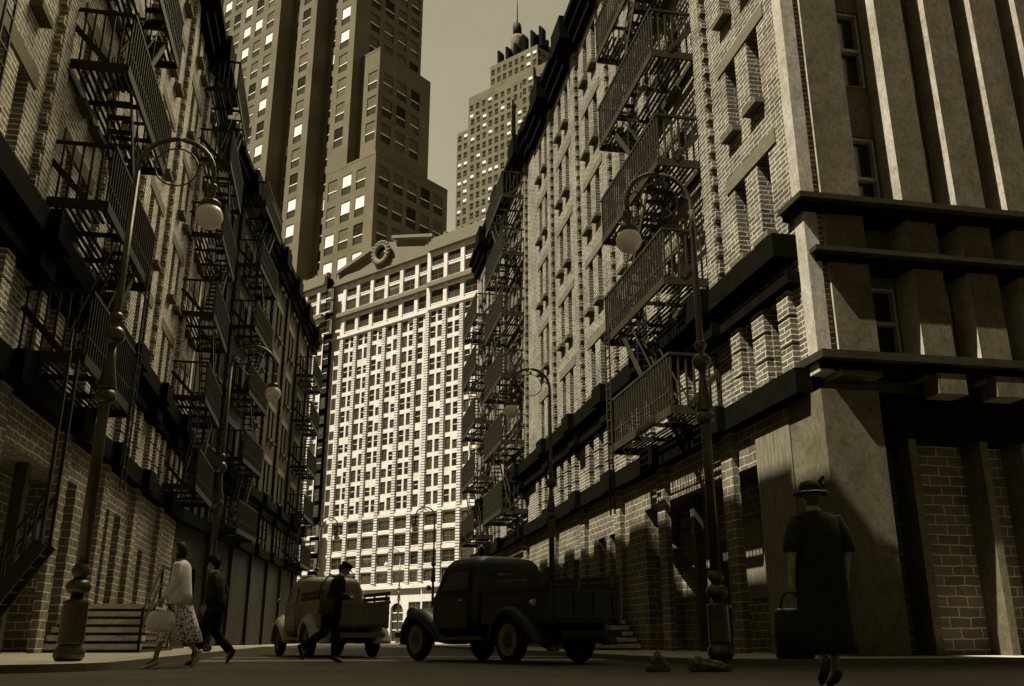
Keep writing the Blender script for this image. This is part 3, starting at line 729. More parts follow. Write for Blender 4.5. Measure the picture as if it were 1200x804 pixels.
# ------------------------------------------------------------------ street lamps
def lamp(x, y, dirx, label, z0=.1, sc=1.0):
    r = empty('street_lamp', (x, y, z0)); r.scale = (sc, sc, sc); d = dirx
    m = MB(); m.lathe([(.05, 0), (.16, .0), (.2, .06), (.2, .13), (.15, .2), (.14, .22)], 'bronze', n=24); m.lathe([(.168, .22), (.168, .24), (.16, .75), (.166, .77), (.09, .8), (.085, .88)], 'bronze', n=24)
    m.lathe([(.085, .86), (.145, .89), (.17, .96), (.145, 1.03), (.085, 1.07)], 'bronze', n=24); m.lathe([(.08, 1.07), (.09, 1.11), (.12, 1.15), (.12, 1.2), (.088, 1.25), (.08, 1.28)], 'bronze', n=24); m.build('base', r)
    m = MB(); m.lathe([(.085, 1.26), (.075, 3.55), (.075, 3.6)], 'bronze', n=18); m.lathe([(.075, 3.55), (.14, 3.6), (.15, 3.66), (.13, 3.74), (.08, 3.76)], 'bronze', n=22); m.lathe([(.13, 3.76), (.135, 3.8), (.075, 4.15), (.055, 4.5)], 'bronze', n=22)
    m.ball((0, 0, 4.6), .155, 'bronze', 20); m.ball((0, 0, 4.88), .1, 'bronze', 18); m.lathe([(.06, 4.5), (.055, 5.0), (.045, 7.35)], 'bronze', n=14)
    m.build('post', r)
    m = MB(); rr = .58; pts = [(0, 0, 7.3)] + [(d * (rr - rr * math.cos(R(a))), 0, 7.4 + rr * math.sin(R(a))) for a in range(0, 181, 12)] + [(d * 2 * rr, 0, 7.2)]
    m.tube(pts, .04, 'bronze', 10); m.build('arm', r)
    m = MB(); m.torus((d * rr, 0, 7.48), .33, .014, 'bronze', 'y', 32, 6)
    for sx in (-1, 1): m.tube([(d * rr + sx * .33, 0, 7.52), (d * rr + sx * .42, 0, 7.62), (d * rr + sx * .5, 0, 7.55), (d * rr + sx * .56, 0, 7.5)], .018, 'bronze', 6)
    m.ball((d * rr, 0, 7.86), .04, 'bronze', 8); m.build('scroll_ring', r)
    m = MB(); c = (d * 2 * rr, 0, 0); m.lathe([(.07, 7.22), (.085, 7.2), (.085, 7.14), (.06, 7.1), (.06, 7.0), (.08, 6.92)], 'bronze', c, 16); m.lathe([(.1, 6.95), (.16, 6.9), (.16, 6.84), (.13, 6.82)], 'bronze', c, 20); m.build('lamp_holder', r)
    m = MB(); m.ball((d * 2 * rr, 0, 6.66), .215, 'globe_glass', 28); m.build('globe', r)
    tag(r, label, 'street lamp', 'globe street lamps along both kerbs')
lamp(-3.49, 14.26, 1, 'tall curved street lamp with white globe, nearest on the left', sc=1.03)
lamp(6.17, 14.45, -1, 'tall curved street lamp with white globe, nearest on the right', sc=1.07)
lamp(-3.0, 24.9, 1, 'second street lamp on the left, rising behind the man in the suit', sc=1.0)
lamp(5.95, 25.1, -1, 'second street lamp on the right, rising behind the dark pickup', sc=.98)
lamp(6.0, 56., -1, 'small dark distant lamp against the white building, right of its arched door')
lamp(-.9, 62, 1, 'small distant lamp at the end of the left row, its globe beside the dark slot')
lamp(6.0, 84, -1, 'tiny farthest lamp above the pickup bonnet, against the white building')
# ------------------------------------------------------------------ pickups (local: forward = +y)
def rrect(hw, y0, y1, z, r, n=5):
    pts = []; r = min(r, hw * .95, (y1 - y0) * .48)
    for cx, cy, a0 in ((hw - r, y1 - r, 0), (-hw + r, y1 - r, 90), (-hw + r, y0 + r, 180), (hw - r, y0 + r, 270)):
        for i in range(n + 1):
            a = R(a0 + 90 * i / n); pts.append((cx + r * math.cos(a), cy + r * math.sin(a), z))
    return pts
def pickup(paint, trim):
    P = {}
    m = MB(); m.loft([rrect(.72, -.42, .95, .48, .08), rrect(.8, -.42, 1.0, .75, .12), rrect(.81, -.42, 1.0, 1.08, .14), rrect(.78, -.41, .98, 1.16, .16), rrect(.725, -.385, .80, 1.52, .14), rrect(.70, -.37, .72, 1.64, .15), rrect(.63, -.31, .63, 1.74, .18), rrect(.46, -.18, .48, 1.79, .2), rrect(.14, .05, .2, 1.805, .1)], paint)
    P['cab'] = m
    m = MB(); rings = []
    for y, hw, zt, zb in ((.9, .62, 1.17, .5), (1.3, .53, 1.14, .5), (1.7, .4, 1.08, .5), (2.0, .3, 1.0, .48), (2.14, .2, .88, .48), (2.19, .12, .72, .5)):
        pts = []
        for i in range(17):
            a = math.pi * i / 16; pts.append((hw * math.cos(a) * (1 if abs(math.cos(a)) < .98 else 1), y, zb + (zt - zb) * (math.sin(a) ** .55)))
        rings.append(pts)
    m.loft(rings, paint); P['hood'] = m
    m = MB()
    for i in range(9): m.box(-.13 + .005 * i, .13 - .005 * i, 2.17 + .0, 2.215 - .012 * abs(i - 4) * .3, .5 + .045 * i, .52 + .045 * i, 'chrome')
    P['grille'] = m
    fpaint = 'sunlit_paint' if paint == 'tan_paint' else paint  # tan truck's fenders coloured pale for the sunlight on them
    def fender(side, yc, tail, wide, zc=.37, Rr=.5):
        m = MB(); rings = []
        for a in range(-22, 206, 12):
            t = R(a); rr = Rr + (tail * max(0, (a - 90) / 110) ** 1.6 if True else 0)
            y = yc + rr * math.cos(t); z = zc + Rr * math.sin(t) if a <= 90 else zc + Rr * math.sin(t) * (1 if a < 170 else 1)
            z = max(z, .3); ring = []
            ny, nz = math.cos(t), math.sin(t)
            for x, d in ((.45, -.02), (.45, .06), (wide - .16, .05), (wide - .05, .015), (wide, -.05), (wide + .005, -.13), (wide - .015, -.13), (wide - .03, -.05), (wide - .17, .0)):
                ring.append((side * x, y + ny * d, max(.24, z + nz * d)))
            rings.append(ring)
        m.loft(rings, fpaint); return m
    P['fender'] = [fender(s, yc, tail, .88) for s in (-1, 1) for yc, tail in ((1.5, .62), (-1.35, .42))]
    m = MB()
    for s in (-1, 1): m.box(s * .55, s * .86, -.72, .72, .36, .42, trim)
    P['running_board'] = m
    m = MB(); x0 = .73
    m.box(-x0, x0, -2.3, -.5, .62, .68, paint)
    for s in (-1, 1): m.box(s * (x0 - .04), s * x0, -2.3, -.5, .68, 1.12, paint); m.box(s * (x0 - .06), s * (x0 + .06), -2.32, -.48, 1.12, 1.18, paint)
    m.box(-x0 + .04, x0 - .04, -.54, -.5, .68, 1.16, paint)
    for s in (-1, 1): m.box(s * (x0 - .06), s * (x0 + .015), -2.37, -2.3, .6, 1.2, paint)
    P['bed'] = m
    m = MB(); m.box(-.665, .665, -2.36, -2.31, .68, 1.14, paint)
    for a, b, c, d in ((-.665, .665, 1.08, 1.14), (-.665, .665, .68, .74)): m.box(a, b, -2.385, -2.361, c, d, paint)
    for x in (-.64, -.22, .19, .61): m.box(x - .025, x + .03, -2.382, -2.361, .742, 1.078, paint)
    P['tailgate'] = m
    P['stake_rail'] = []
    for s in (-1, 1):
        m = MB()
        for z0, z1, q in ((1.19, 1.27, .0), (1.295, 1.37, .0)): m.bar((s * .74, -2.35, (z0 + z1) / 2), (s * .74, -.5, (z0 + z1) / 2 + .02), .035, z1 - z0, 'dark_timber' if paint != 'tan_paint' else 'dark_timber')
        for y in (-2.25, -1.4, -.6): m.box(s * .69, s * .722, y - .03, y + .03, 1.0, 1.36, 'timber')
        P['stake_rail'].append(m)
    m = MB(); m.box(-.5, .5, -2.25, 2.05, .34, .46, 'rubber'); m.tube([(-.62, -1.35, .36), (.62, -1.35, .36)], .05, 'rubber'); m.tube([(-.62, 1.5, .36), (.62, 1.5, .36)], .04, 'rubber'); m.ball((0, -1.35, .36), .13, 'rubber'); P['chassis'] = m
    m = MB(); m.bar((-.78, 2.32, .45), (.78, 2.32, .45), .05, .1, 'chrome'); P['bumper'] = [m]
    m = MB(); m.bar((-.62, -2.5, .46), (.62, -2.5, .46), .05, .1, paint)
    for s in (-.4, .4): m.bar((s, -2.2, .42), (s, -2.5, .45), .05, .04, trim)
    P['bumper'].append(m)
    P['window'] = []
    m = MB(); zz = ((1.2, .775, .70, -.27), (1.52, .712, .60, -.22))
    for s in (-1, 1):
        m = MB(); pts = [(s * .785, .74, 1.2), (s * .785, -.2, 1.2), (s * .74, -.16, 1.53), (s * .74, .52, 1.53)]
        q = [(p[0] + s * .012, p[1], p[2]) for p in pts]; m.face(q, 'pane_mid'); m.face([(p[0] - s * .03, p[1], p[2]) for p in pts], 'pane_mid')
        for a, b in zip(q, q[1:] + q[:1]): m.bar(a, b, .03, .03, paint)
        P['window'].append(m)
    m = MB(); q = [(-.36, -.421, 1.24), (.36, -.421, 1.24), (.33, -.402, 1.5), (-.33, -.402, 1.5)]; m.face(q, 'glass_light'); m.face([(a, b + .03, c) for a, b, c in q], 'pane_mid')  # rear pane coloured pale for the bright view through it
    for a, b in zip(q, q[1:] + q[:1]): m.bar(a, b, .03, .03, paint)
    P['window'].append(m)
    m = MB(); q = [(-.64, 1.0, 1.2), (.64, 1.0, 1.2), (.58, .83, 1.53), (-.58, .83, 1.53)]; m.face(q, 'pane_mid'); m.face([(a, b - .03, c) for a, b, c in q], 'pane_mid')
    for a, b in zip(q, q[1:] + q[:1]): m.bar(a, b, .03, .03, paint)
    m.bar((0, 1.0, 1.2), (0, .8, 1.53), .03, .03, paint); P['windscreen'] = m
    P['headlight'] = []; P['tail_light'] = []
    for s in (-1, 1):
        m = MB(); m.lathe([(.02, 1.62), (.1, 1.68), (.125, 1.8), (.125, 1.86)], paint, (s * .66, 0, .84), 18, 'y'); m.lathe([(.128, 1.85), (.128, 1.88)], 'chrome', (s * .66, 0, .84), 18, 'y'); m.ell((s * .66, 1.875, .84), .115, .03, .115, 'lamp_lens'); P['headlight'].append(m)
        m = MB(); m.lathe([(.05, -1.98), (.065, -2.04)], 'chrome', (s * .8, 0, .92), 14, 'y'); m.ell((s * .8, -2.045, .92), .058, .02, .058, 'lamp_lens'); m.bar((s * .73, -1.98, .9), (s * .8, -1.98, .92), .03, .03, trim); P['tail_light'].append(m)
    m = MB(); m.lathe([(.0, -.02), (.045, -.015), (.05, .01), (.0, .02)], 'chrome', (-.98, .8, 1.26), 14, 'y'); m.bar((-.8, .85, 1.18), (-.98, .82, 1.26), .015, .015, 'chrome'); P['mirror'] = m
    P['door'] = []
    for s in (-1, 1):
        m = MB(); m.box(s * .811, s * .823, -.22, .78, .56, 1.08, paint); P['door'].append((m, s))
    return P
def wheel(s, w=.16, r=.37):
    t = MB(); t.lathe([(r - .12, -w / 2), (r - .03, -w / 2), (r, -w / 4), (r, w / 4), (r - .03, w / 2), (r - .12, w / 2)], 'rubber', n=32, axis='x', caps=False)
    h = MB(); h.lathe([(r - .115, -w / 2 + .015), (r - .13, -w / 2 + .03)], 'rubber', n=32, axis='x', caps=False)
    f = w / 2 * s
    h.lathe([(r - .115, f * .96), (r - .14, f * .7), (.15, f * .55), (.13, f * .8), (.1, f * .95), (.0, f)], 'rim_paint', n=32, axis='x', caps=False)
    for i in range(16):
        a = 2 * math.pi * i / 16; c, d = math.cos(a), math.sin(a); h.bar((f * .72, .145 * c, .145 * d), (f * .8, .235 * c, .235 * d), .03, .02, 'rim_paint')
    h.lathe([(.13, f * .85), (.12, f * 1.04), (.06, f * 1.12), (.0, f * 1.13)], 'truck_trim', n=20, axis='x', caps=False)
    return t.mesh('tyre'), h.mesh('rim')
def make_pickup(loc, heading, paint, trim, label, sc=1.0):
    r = empty('pickup_truck', loc, -R(heading)); r.scale = (sc, sc, sc); P = pickup(paint, trim)
    for nm in ('hood', 'running_board', 'bed', 'tailgate', 'chassis', 'grille', 'windscreen', 'mirror'): P[nm].build(nm, r)
    P['cab'].build('cab', r)
    for nm in ('fender', 'stake_rail', 'bumper', 'window', 'headlight', 'tail_light'):
        for m in P[nm]: m.build(nm, r)
    for m, s in P['door']:
        d = m.build('door', r); h = MB(); h.bar((s * .86, -.12, 1.02), (s * .86, .02, 1.02), .02, .025, 'chrome'); h.box(s * .82, s * .865, .0, .03, 1.01, 1.03, 'chrome'); h.build('handle', d)
    for s in (-1, 1):
        t, h = wheel(s)
        for y in (1.5, -1.35):
            o = empty('wheel', (s * .72, y, .37)); o.parent = r; inst('tyre', t, o); inst('rim', h, o)
    tag(r, label, 'pickup truck', 'old pickup trucks')
    return r
def off(x, y, heading, dx, dy):
    a = -R(heading); return (x + dx * math.cos(a) - dy * math.sin(a), y + dx * math.sin(a) + dy * math.cos(a), 0)
HD = -26
make_pickup(off(3.0, 16.0, HD, .83, 1.40), HD, 'truck_paint', 'truck_trim', 'dark old pickup truck with rounded fenders, seen from behind', 1.05)
HD2 = -15
make_pickup(off(-.4, 22.6, HD2, .76, 1.42), HD2, 'tan_paint', 'tan_paint', 'tan old pickup truck with plank sides, half hidden by the stooping walker', 1.05)

# ------------------------------------------------------------------ people (local: forward = +y, right = +x)
def skin_body(pts, edges, rad):
    me = bpy.data.meshes.new('body'); names = list(pts); me.from_pydata([pts[n] for n in names], [(names.index(a), names.index(b)) for a, b in edges], [])
    o = bpy.data.objects.new('body', me); col.objects.link(o)
    md = o.modifiers.new('skin', 'SKIN'); md.use_smooth_shade = True
    sv = me.skin_vertices[0].data
    for i, n in enumerate(names): sv[i].radius = (rad[n], rad[n]); sv[i].use_root = (n == 'pelvis')
    ss = o.modifiers.new('sub', 'SUBSURF'); ss.levels = 2; ss.render_levels = 2
    dg = bpy.context.evaluated_depsgraph_get(); em = bpy.data.meshes.new_from_object(o.evaluated_get(dg), depsgraph=dg)
    V = [tuple(v.co) for v in em.vertices]; Fc = [tuple(p.vertices) for p in em.polygons]
    bpy.data.objects.remove(o); return V, Fc
def head_geo(m, c, yaw=0., pitch=0., s=1.):
    M = Matrix.Translation(c) @ Matrix.Rotation(yaw, 4, 'Z') @ Matrix.Rotation(pitch, 4, 'X') @ Matrix.Scale(s, 4)
    q = MB()
    def fn(p):
        x, y, z = p
        if z < 0: x *= 1 - .28 * (-z) ** 1.5; y = y * (1 - .2 * (-z)) + .12 * (-z)
        if y > 0: x *= 1 - .1 * y
        if y > .85 and abs(x) < .3 and -.35 < z < .1: y += .1
        return Vector((x, y, z))
    q.ell((0, 0, 0), .076, .096, .118, 'skin', 24, 18, fn)
    q.loft([[(-.008, .088, .01), (.008, .088, .01), (0, .094, .012)], [(-.016, .092, -.036), (.016, .092, -.036), (0, .118, -.03)], [(-.014, .09, -.044), (.014, .09, -.044), (0, .1, -.044)]], 'skin')
    for sx in (-1, 1):
        q.ell((sx * .03, .084, .008), .012, .008, .008, 'pane_dark', 10, 8); q.ell((sx * .03, .084, .024), .018, .009, .005, 'hair_dark', 10, 6); q.ell((sx * .078, -.005, -.005), .01, .02, .032, 'skin', 10, 8)
    q.ell((0, .09, -.065), .024, .008, .007, 'leather_dark', 10, 6); q.tube([(0, -.01, -.16), (0, 0, -.05)], [.056, .052], 'skin', 14)
    q.xf(M); b = len(m.v); m.v += q.v; m.f += [tuple(b + i for i in f) for f in q.f]; m.m += [m.mi(q.mats[k]) for k in q.m]; m.sm += q.sm
    return M
def hand_geo(m, wrist, d, nrm, side, curl=.5, s=1.):
    """d: towards the fingertips, nrm: back of the hand, side: +1/-1 where the thumb goes along d x nrm"""
    d = Vector(d).normalized(); nrm = Vector(nrm); nrm = (nrm - d * nrm.dot(d)).normalized(); t = d.cross(nrm) * side; w = Vector(wrist)
    rings = []
    for k, hw, th in ((-.02, .024, .019), (.02, .034, .016), (.06, .042, .015), (.09, .041, .012), (.1, .036, .008)):
        c = w + d * (k * s); rings.append([c + t * (hw * s * math.cos(R(a))) + nrm * (th * s * math.sin(R(a))) for a in range(0, 360, 30)])
    m.loft(rings, 'skin')
    for i, (o, L) in enumerate(((.029, .072), (.010, .082), (-.010, .076), (-.029, .06))):
        p = w + d * (.092 * s) + t * (o * s); pts = [p - d * .015]; a = .15
        for seg in (.45, .32, .23):
            pts.append(pts[-1] + (d * math.cos(a) - nrm * math.sin(a)) * (L * seg * s + (.015 if seg == .45 else 0))); a += curl * 1.3
        m.tube(pts, [.0098 * s, .0095 * s, .0085 * s, .006 * s], 'skin', 8)
    p = w + d * (.03 * s) + t * (.03 * s); q = p + (d * .6 + t * .7 - nrm * .2).normalized() * (.042 * s); m.tube([p, q, q + (d * .9 + t * .1 - nrm * .35).normalized() * (.034 * s), q + (d * .9 - nrm * .5).normalized() * (.05 * s)], [.014 * s, .012 * s, .01 * s, .006 * s], 'skin', 8)
def ering(c, rx, ry, n=36, amp=0., k=8, ph=0., tilt=None):
    out = []
    for i in range(n):
        t = 2 * math.pi * i / n; g = 1 + amp * math.sin(k * t + ph) + amp * .5 * math.sin((k * 2 + 3) * t + ph * 2.3); out.append((c[0] + rx * g * math.cos(t), c[1] + ry * g * math.sin(t), c[2]))
    return out
EDGES = [('pelvis', 'spine'), ('spine', 'chest'), ('chest', 'neck'), ('neck', 'skull')]
for S_ in 'lr': EDGES += [('chest', 'sh' + S_), ('sh' + S_, 'el' + S_), ('el' + S_, 'wr' + S_), ('pelvis', 'hip' + S_), ('hip' + S_, 'kn' + S_), ('kn' + S_, 'an' + S_), ('an' + S_, 'toe' + S_)]
RAD = dict(pelvis=.12, spine=.105, chest=.12, neck=.058, skull=.05)
for S_ in 'lr': RAD.update({'sh' + S_: .058, 'el' + S_: .042, 'wr' + S_: .027, 'hip' + S_: .082, 'kn' + S_: .054, 'an' + S_: .036, 'toe' + S_: .026})
def person(pts, headc, label, loc, heading, yaw=0, pitch=0, hands=(), sc=1., headscale=1.):
    r = empty('person', loc, -R(heading)); r.scale = (sc,) * 3
    V, Fc = skin_body(pts, EDGES, RAD); m = MB(); m.faces(V, Fc, 'skin', True)
    M = head_geo(m, headc, yaw, pitch, headscale)
    for h in hands: hand_geo(m, *h)
    m.build('body', r); tag(r, label, 'person', 'people on foot'); return r, M
def hat_obj(r, M, kind, mat):
    m = MB()
    if kind == 'brim':
        m.lathe([(.15, .055), (.155, .06), (.1, .075), (.097, .14), (.085, .17), (.03, .178), (.001, .172)], mat, n=28, caps=False); m.lathe([(.15, .055), (.09, .05)], mat, n=28, caps=False); m.lathe([(.102, .075), (.101, .1)], 'leather_dark', n=28, caps=False)
    elif kind == 'lady':
        m.lathe([(.08, .03), (.145, .035), (.15, .042), (.105, .055), (.1, .1), (.08, .14), (.03, .155), (.001, .156)], mat, n=28, caps=False); m.lathe([(.155, .028), (.162, .038), (.155, .05), (.148, .04), (.155, .028)], 'leather_dark', n=28, caps=False); m.lathe([(.108, .06), (.107, .09)], 'leather_dark', n=28, caps=False)
        for a in range(5): m.ell((.1 + .012 * math.cos(a * 1.3), -.03 + .02 * math.sin(a * 1.3), .115 + .016 * a), .02, .012, .02, 'leather_dark', 8, 6)
    else:
        m.lathe([(.098, .04), (.1, .07), (.112, .1), (.1, .125), (.05, .14), (.001, .14)], mat, n=28, caps=False)
        m.loft([[(-.085, .05, .052), (0, .09, .056), (.085, .05, .052), (0, .07, .045)], [(-.075, .12, .03), (0, .165, .028), (.075, .12, .03), (0, .12, .02)]], mat)
    m.xf(M); return m.build('hat', r)
def hair_obj(r, M, mat, long=False):
    m = MB()
    def fn(p):
        x, y, z = p
        if y > .25 and z < .55: y = .25 + (y - .25) * .25; 
        if not long and z < -.2: x *= .85; y *= .9
        w = 1 + .035 * math.sin(17 * x + 5 * z) * math.sin(11 * y + 9 * z)
        return Vector((x * w, y * w, z * w))
    m.ell((0, -.016, .018 if not long else -.005), .086, .1, .118 if not long else .145, mat, 26, 18, fn); m.xf(M); return m.build('hair', r)
def sleeve(m, a, b, c, r0, r1, r2, mat):
    a, b, c = Vector(a), Vector(b), Vector(c)
    m.tube([a + (a - b) * .1, a, a.lerp(b, .5), b, b.lerp(c, .5), c], [r0 * .8, r0, (r0 + r1) / 2 * 1.03, r1, (r1 + r2) / 2 * 1.04, r2], mat, 16)
def shoe(r, an, toe, mat, heel=.02):
    a, t = Vector(an), Vector(toe); d = (t - a); L = d.length; d.normalize(); up = Vector((0, 0, 1)); sd = d.cross(up)
    if sd.length < .1: sd = Vector((1, 0, 0))
    sd.normalize(); up = sd.cross(d).normalized(); m = MB(); rings = []
    for k, hw, h0, h1 in ((-.06, .022, -.055, -.01), (-.03, .034, -.068, .0), (.06, .037, -.07, -.005), (L + .0, .044, -.045, .0), (L + .045, .034, -.04, -.008), (L + .075, .012, -.034, -.018)):
        c = a + d * k; rings.append([c + sd * (hw * math.cos(R(q))) + up * ((h0 + h1) / 2 + (h1 - h0) / 2 * math.sin(R(q))) for q in range(0, 360, 24)])
    m.loft(rings, mat); m.build('shoe', r)

# woman seen from behind, right foreground
pts = dict(pelvis=(0, 0, .95), spine=(0, .0, 1.14), chest=(0, -.01, 1.32), neck=(0, .01, 1.46), skull=(0, .03, 1.55),
    shl=(-.19, 0, 1.39), ell=(-.25, -.04, 1.13), wrl=(-.265, .02, .9), shr=(.19, 0, 1.39), elr=(.235, -.05, 1.13), wrr=(.225, .0, .9),
    hipl=(-.09, 0, .9), knl=(-.085, .0, .5), anl=(-.095, -.1, .21), toel=(-.095, -.03, .1), hipr=(.08, 0, .9), knr=(.08, .05, .5), anr=(.075, .06, .12), toer=(.075, .17, .06))
r, M = person(pts, (0, .04, 1.585), 'woman in a dark coat and round hat, seen from behind', (4.17, 7.5, 0), 4,
    hands=[((-.265, .02, .9), (0, .05, -1), (-1, 0, 0), 1, .9), ((.225, 0, .9), (0, .08, -1), (1, 0, 0), -1, .45)])
m = MB(); rings = [ering((0, .0, 1.465), .07, .06), ering((0, 0, 1.44), .15, .09, amp=.0), ering((0, -.005, 1.39), .215, .125, amp=.01, k=5), ering((0, -.01, 1.25), .225, .15, amp=.015, k=6), ering((0, -.01, 1.05), .215, .15, amp=.02, k=6, ph=.4), ering((0, -.01, .85), .225, .165, amp=.025, k=7, ph=.8), ering((0, .0, .55), .235, .175, amp=.04, k=8, ph=1.1), ering((0, .0, .34), .25, .185, amp=.05, k=8, ph=1.3), ering((0, 0, .27), .25, .185, amp=.05, k=8, ph=1.35), ering((0, 0, .28), .235, .17, amp=.05, k=8, ph=1.35)]
m.loft(rings, 'cloth_char')
for s in (-1, 1):
    q = 'l' if s < 0 else 'r'; sh = Vector(pts['sh' + q]); el = Vector(pts['el' + q]); wr = Vector(pts['wr' + q]); sleeve(m, sh + Vector((-s * .03, 0, .0)), sh.lerp(el, .75), el.lerp(wr, .12), .085, .085, .08, 'cloth_char')
m.build('coat', r); hair_obj(r, M, 'hair_grey'); hat_obj(r, M, 'lady', 'cloth_char')
for q in 'lr': shoe(r, pts['an' + q], pts['toe' + q], 'cloth_brown')
m = MB(); rings = [[(x, y, z) for x, y in ((-.05, -.16), (.05, -.16), (.06, .16), (-.06, .16))] for z in ()]
b = empty('handbag', (4.17 - .27, 7.5 + .07, .0))
m = MB(); m.loft([rrect(.055, -.13, .13, z, .04) if False else [(x * 1.0, y, z) for x, y, _ in rrect(w, -l, l, z, .03)] for z, w, l in ((.235, .05, .15), (.25, .075, .165), (.5, .07, .16), (.62, .045, .15), (.66, .02, .14))], 'leather_dark'); m.build('bag_body', b)
m = MB(); m.tube([(0, -.1, .65), (0, -.07, .75), (0, -.02, .795), (0, .03, .795), (0, .07, .75), (0, .1, .65)], .011, 'leather_dark'); m.build('handle', b)
b.rotation_euler = (0, 0, R(68)); b.scale = (1, .95, .97); tag(b, 'black handbag hanging from the hand of the woman in the round hat', 'handbag')

# woman walking left in a pale jacket and dotted skirt
def walk(lean=.0, stride=.22, wr=None):
    p = dict(pelvis=(0, 0, .95), spine=(0, .01 + lean * .3, 1.14), chest=(0, .02 + lean * .7, 1.33), neck=(0, .03 + lean, 1.47), skull=(0, .06 + lean * 1.2, 1.56),
        shl=(-.18, .02 + lean * .9, 1.4), ell=(-.22, -.02 + lean, 1.14), wrl=(-.2, .12 + lean, .93), shr=(.18, .02 + lean * .9, 1.4), elr=(.22, -.04 + lean, 1.14), wrr=(.2, .1 + lean, .93),
        hipl=(-.085, 0, .9), knl=(-.08, .16, .52), anl=(-.07, .24, .1), toel=(-.07, .37, .035), hipr=(.085, 0, .9), knr=(.08, -.02, .5), anr=(.07, -.3, .2), toer=(.07, -.24, .07))
    if wr: p.update(wr)
    return p
pts = walk(.02, wr=dict(ell=(-.22, .03, 1.14), wrl=(-.17, .2, .94), elr=(.22, .02, 1.14), wrr=(.2, .17, .9)))
LW = (-2.15, 14.6, 0); r, M = person(pts, (0, .09, 1.6), 'woman in a pale jacket and dotted skirt, walking left', LW, -84, sc=1.02,
    hands=[((-.17, .2, .94), (.1, .3, -1), (-1, .2, 0), 1, .9), ((.2, .12, .9), (0, .3, -1), (1, 0, 0), -1, .9)])
m = MB(); m.loft([ering((0, .03, 1.475), .065, .06), ering((0, .02, 1.44), .14, .09), ering((0, .02, 1.38), .205, .12, amp=.01), ering((0, .02, 1.2), .2, .145, amp=.02, k=6), ering((0, .0, 1.02), .195, .15, amp=.02, k=6, ph=.7), ering((0, -.01, .86), .215, .17, amp=.03, k=7, ph=1.), ering((0, -.01, .865), .2, .155, amp=.03, k=7, ph=1.)], 'cloth_pale')
for q in 'lr': sleeve(m, pts['sh' + q], pts['el' + q], Vector(pts['el' + q]).lerp(Vector(pts['wr' + q]), .9), .07, .06, .05, 'cloth_pale')
m.build('jacket', r)
m = MB(); m.loft([ering((0, 0, 1.0), .165, .13), ering((0, -.01, .85), .19, .165, amp=.03, k=9), ering((0, -.03, .6), .2, .24, amp=.05, k=9, ph=.5), ering((0, -.05, .36), .215, .31, amp=.07, k=9, ph=.9), ering((0, -.05, .34), .2, .29, amp=.07, k=9, ph=.9)], 'dotted_cloth'); m.build('skirt', r)
hair_obj(r, M, 'hair_dark', True)
for q in 'lr': shoe(r, pts['an' + q], pts['toe' + q], 'shoe_white')
b = empty('handbag', (LW[0] - .2, LW[1] - .22, 0), R(5)); m = MB()
m.loft([[(x, y, z) for x, y, _ in rrect(l, -w, w, z, .05)] for z, w, l in ((.49, .07, .15), (.52, .1, .19), (.63, .11, .2), (.74, .07, .17), (.78, .02, .13))], 'canvas_pale'); m.build('bag_body', b)
m = MB(); m.tube([(-.13, 0, .76), (-.09, 0, .86), (0, 0, .905), (.09, 0, .86), (.13, 0, .76)], .014, 'leather_dark'); m.build('handle', b); tag(b, 'large pale handbag carried by the woman in the dotted skirt', 'handbag')

# man in a dark suit and hat
pts = walk(.03, wr=dict(ell=(-.22, -.02, 1.14), wrl=(-.2, .12, .95), elr=(.22, -.1, 1.14), wrr=(.2, -.04, .92)))
r, M = person(pts, (0, .1, 1.59), 'man in a dark suit and brimmed hat, following the woman in the dotted skirt', (-1.83, 16.3, 0), -82, sc=.98, pitch=-.15,
    hands=[((-.2, .12, .95), (0, .3, -1), (-1, 0, 0), 1, .5), ((.2, -.04, .92), (0, .15, -1), (1, 0, 0), -1, .5)])
def suit(r, pts, jm, tm, hem=.84):
    m = MB(); ly = pts['chest'][1]; m.loft([ering((0, ly + .02, 1.475), .07, .065), ering((0, ly + .01, 1.44), .15, .1), ering((0, ly, 1.38), .22, .13, amp=.01), ering((0, ly * .8, 1.2), .205, .15, amp=.015, k=6), ering((0, ly * .3, 1.02), .2, .155, amp=.02, k=6, ph=.7), ering((0, 0, hem), .225, .18, amp=.03, k=7, ph=1.), ering((0, 0, hem + .005), .2, .16, amp=.03, k=7, ph=1.)], jm)
    for q in 'lr': sleeve(m, pts['sh' + q], pts['el' + q], Vector(pts['el' + q]).lerp(Vector(pts['wr' + q]), .93), .078, .066, .052, jm)
    m.build('jacket', r)
    m = MB(); m.loft([ering((0, 0, 1.0), .165, .13), ering((0, 0, .8), .185, .135)], tm)
    for q in 'lr':
        h, k, a = Vector(pts['hip' + q]), Vector(pts['kn' + q]), Vector(pts['an' + q]); e = k + (a - k) * .97
        m.tube([h + Vector((0, 0, .05)), h.lerp(k, .5), k, k.lerp(a, .5), e], [.11, .098, .082, .075, .072], tm, 16)
    m.build('trousers', r)
    m = MB(); m.lathe([(.062, 1.47), (.058, 1.52)], 'cloth_pale', (0, pts['neck'][1] + .015, 0), 18); m.build('collar', r)
suit(r, pts, 'cloth_char', 'cloth_black'); hair_obj(r, M, 'hair_dark'); hat_obj(r, M, 'brim', 'cloth_black')
for q in 'lr': shoe(r, pts['an' + q], pts['toe' + q], 'leather_dark')

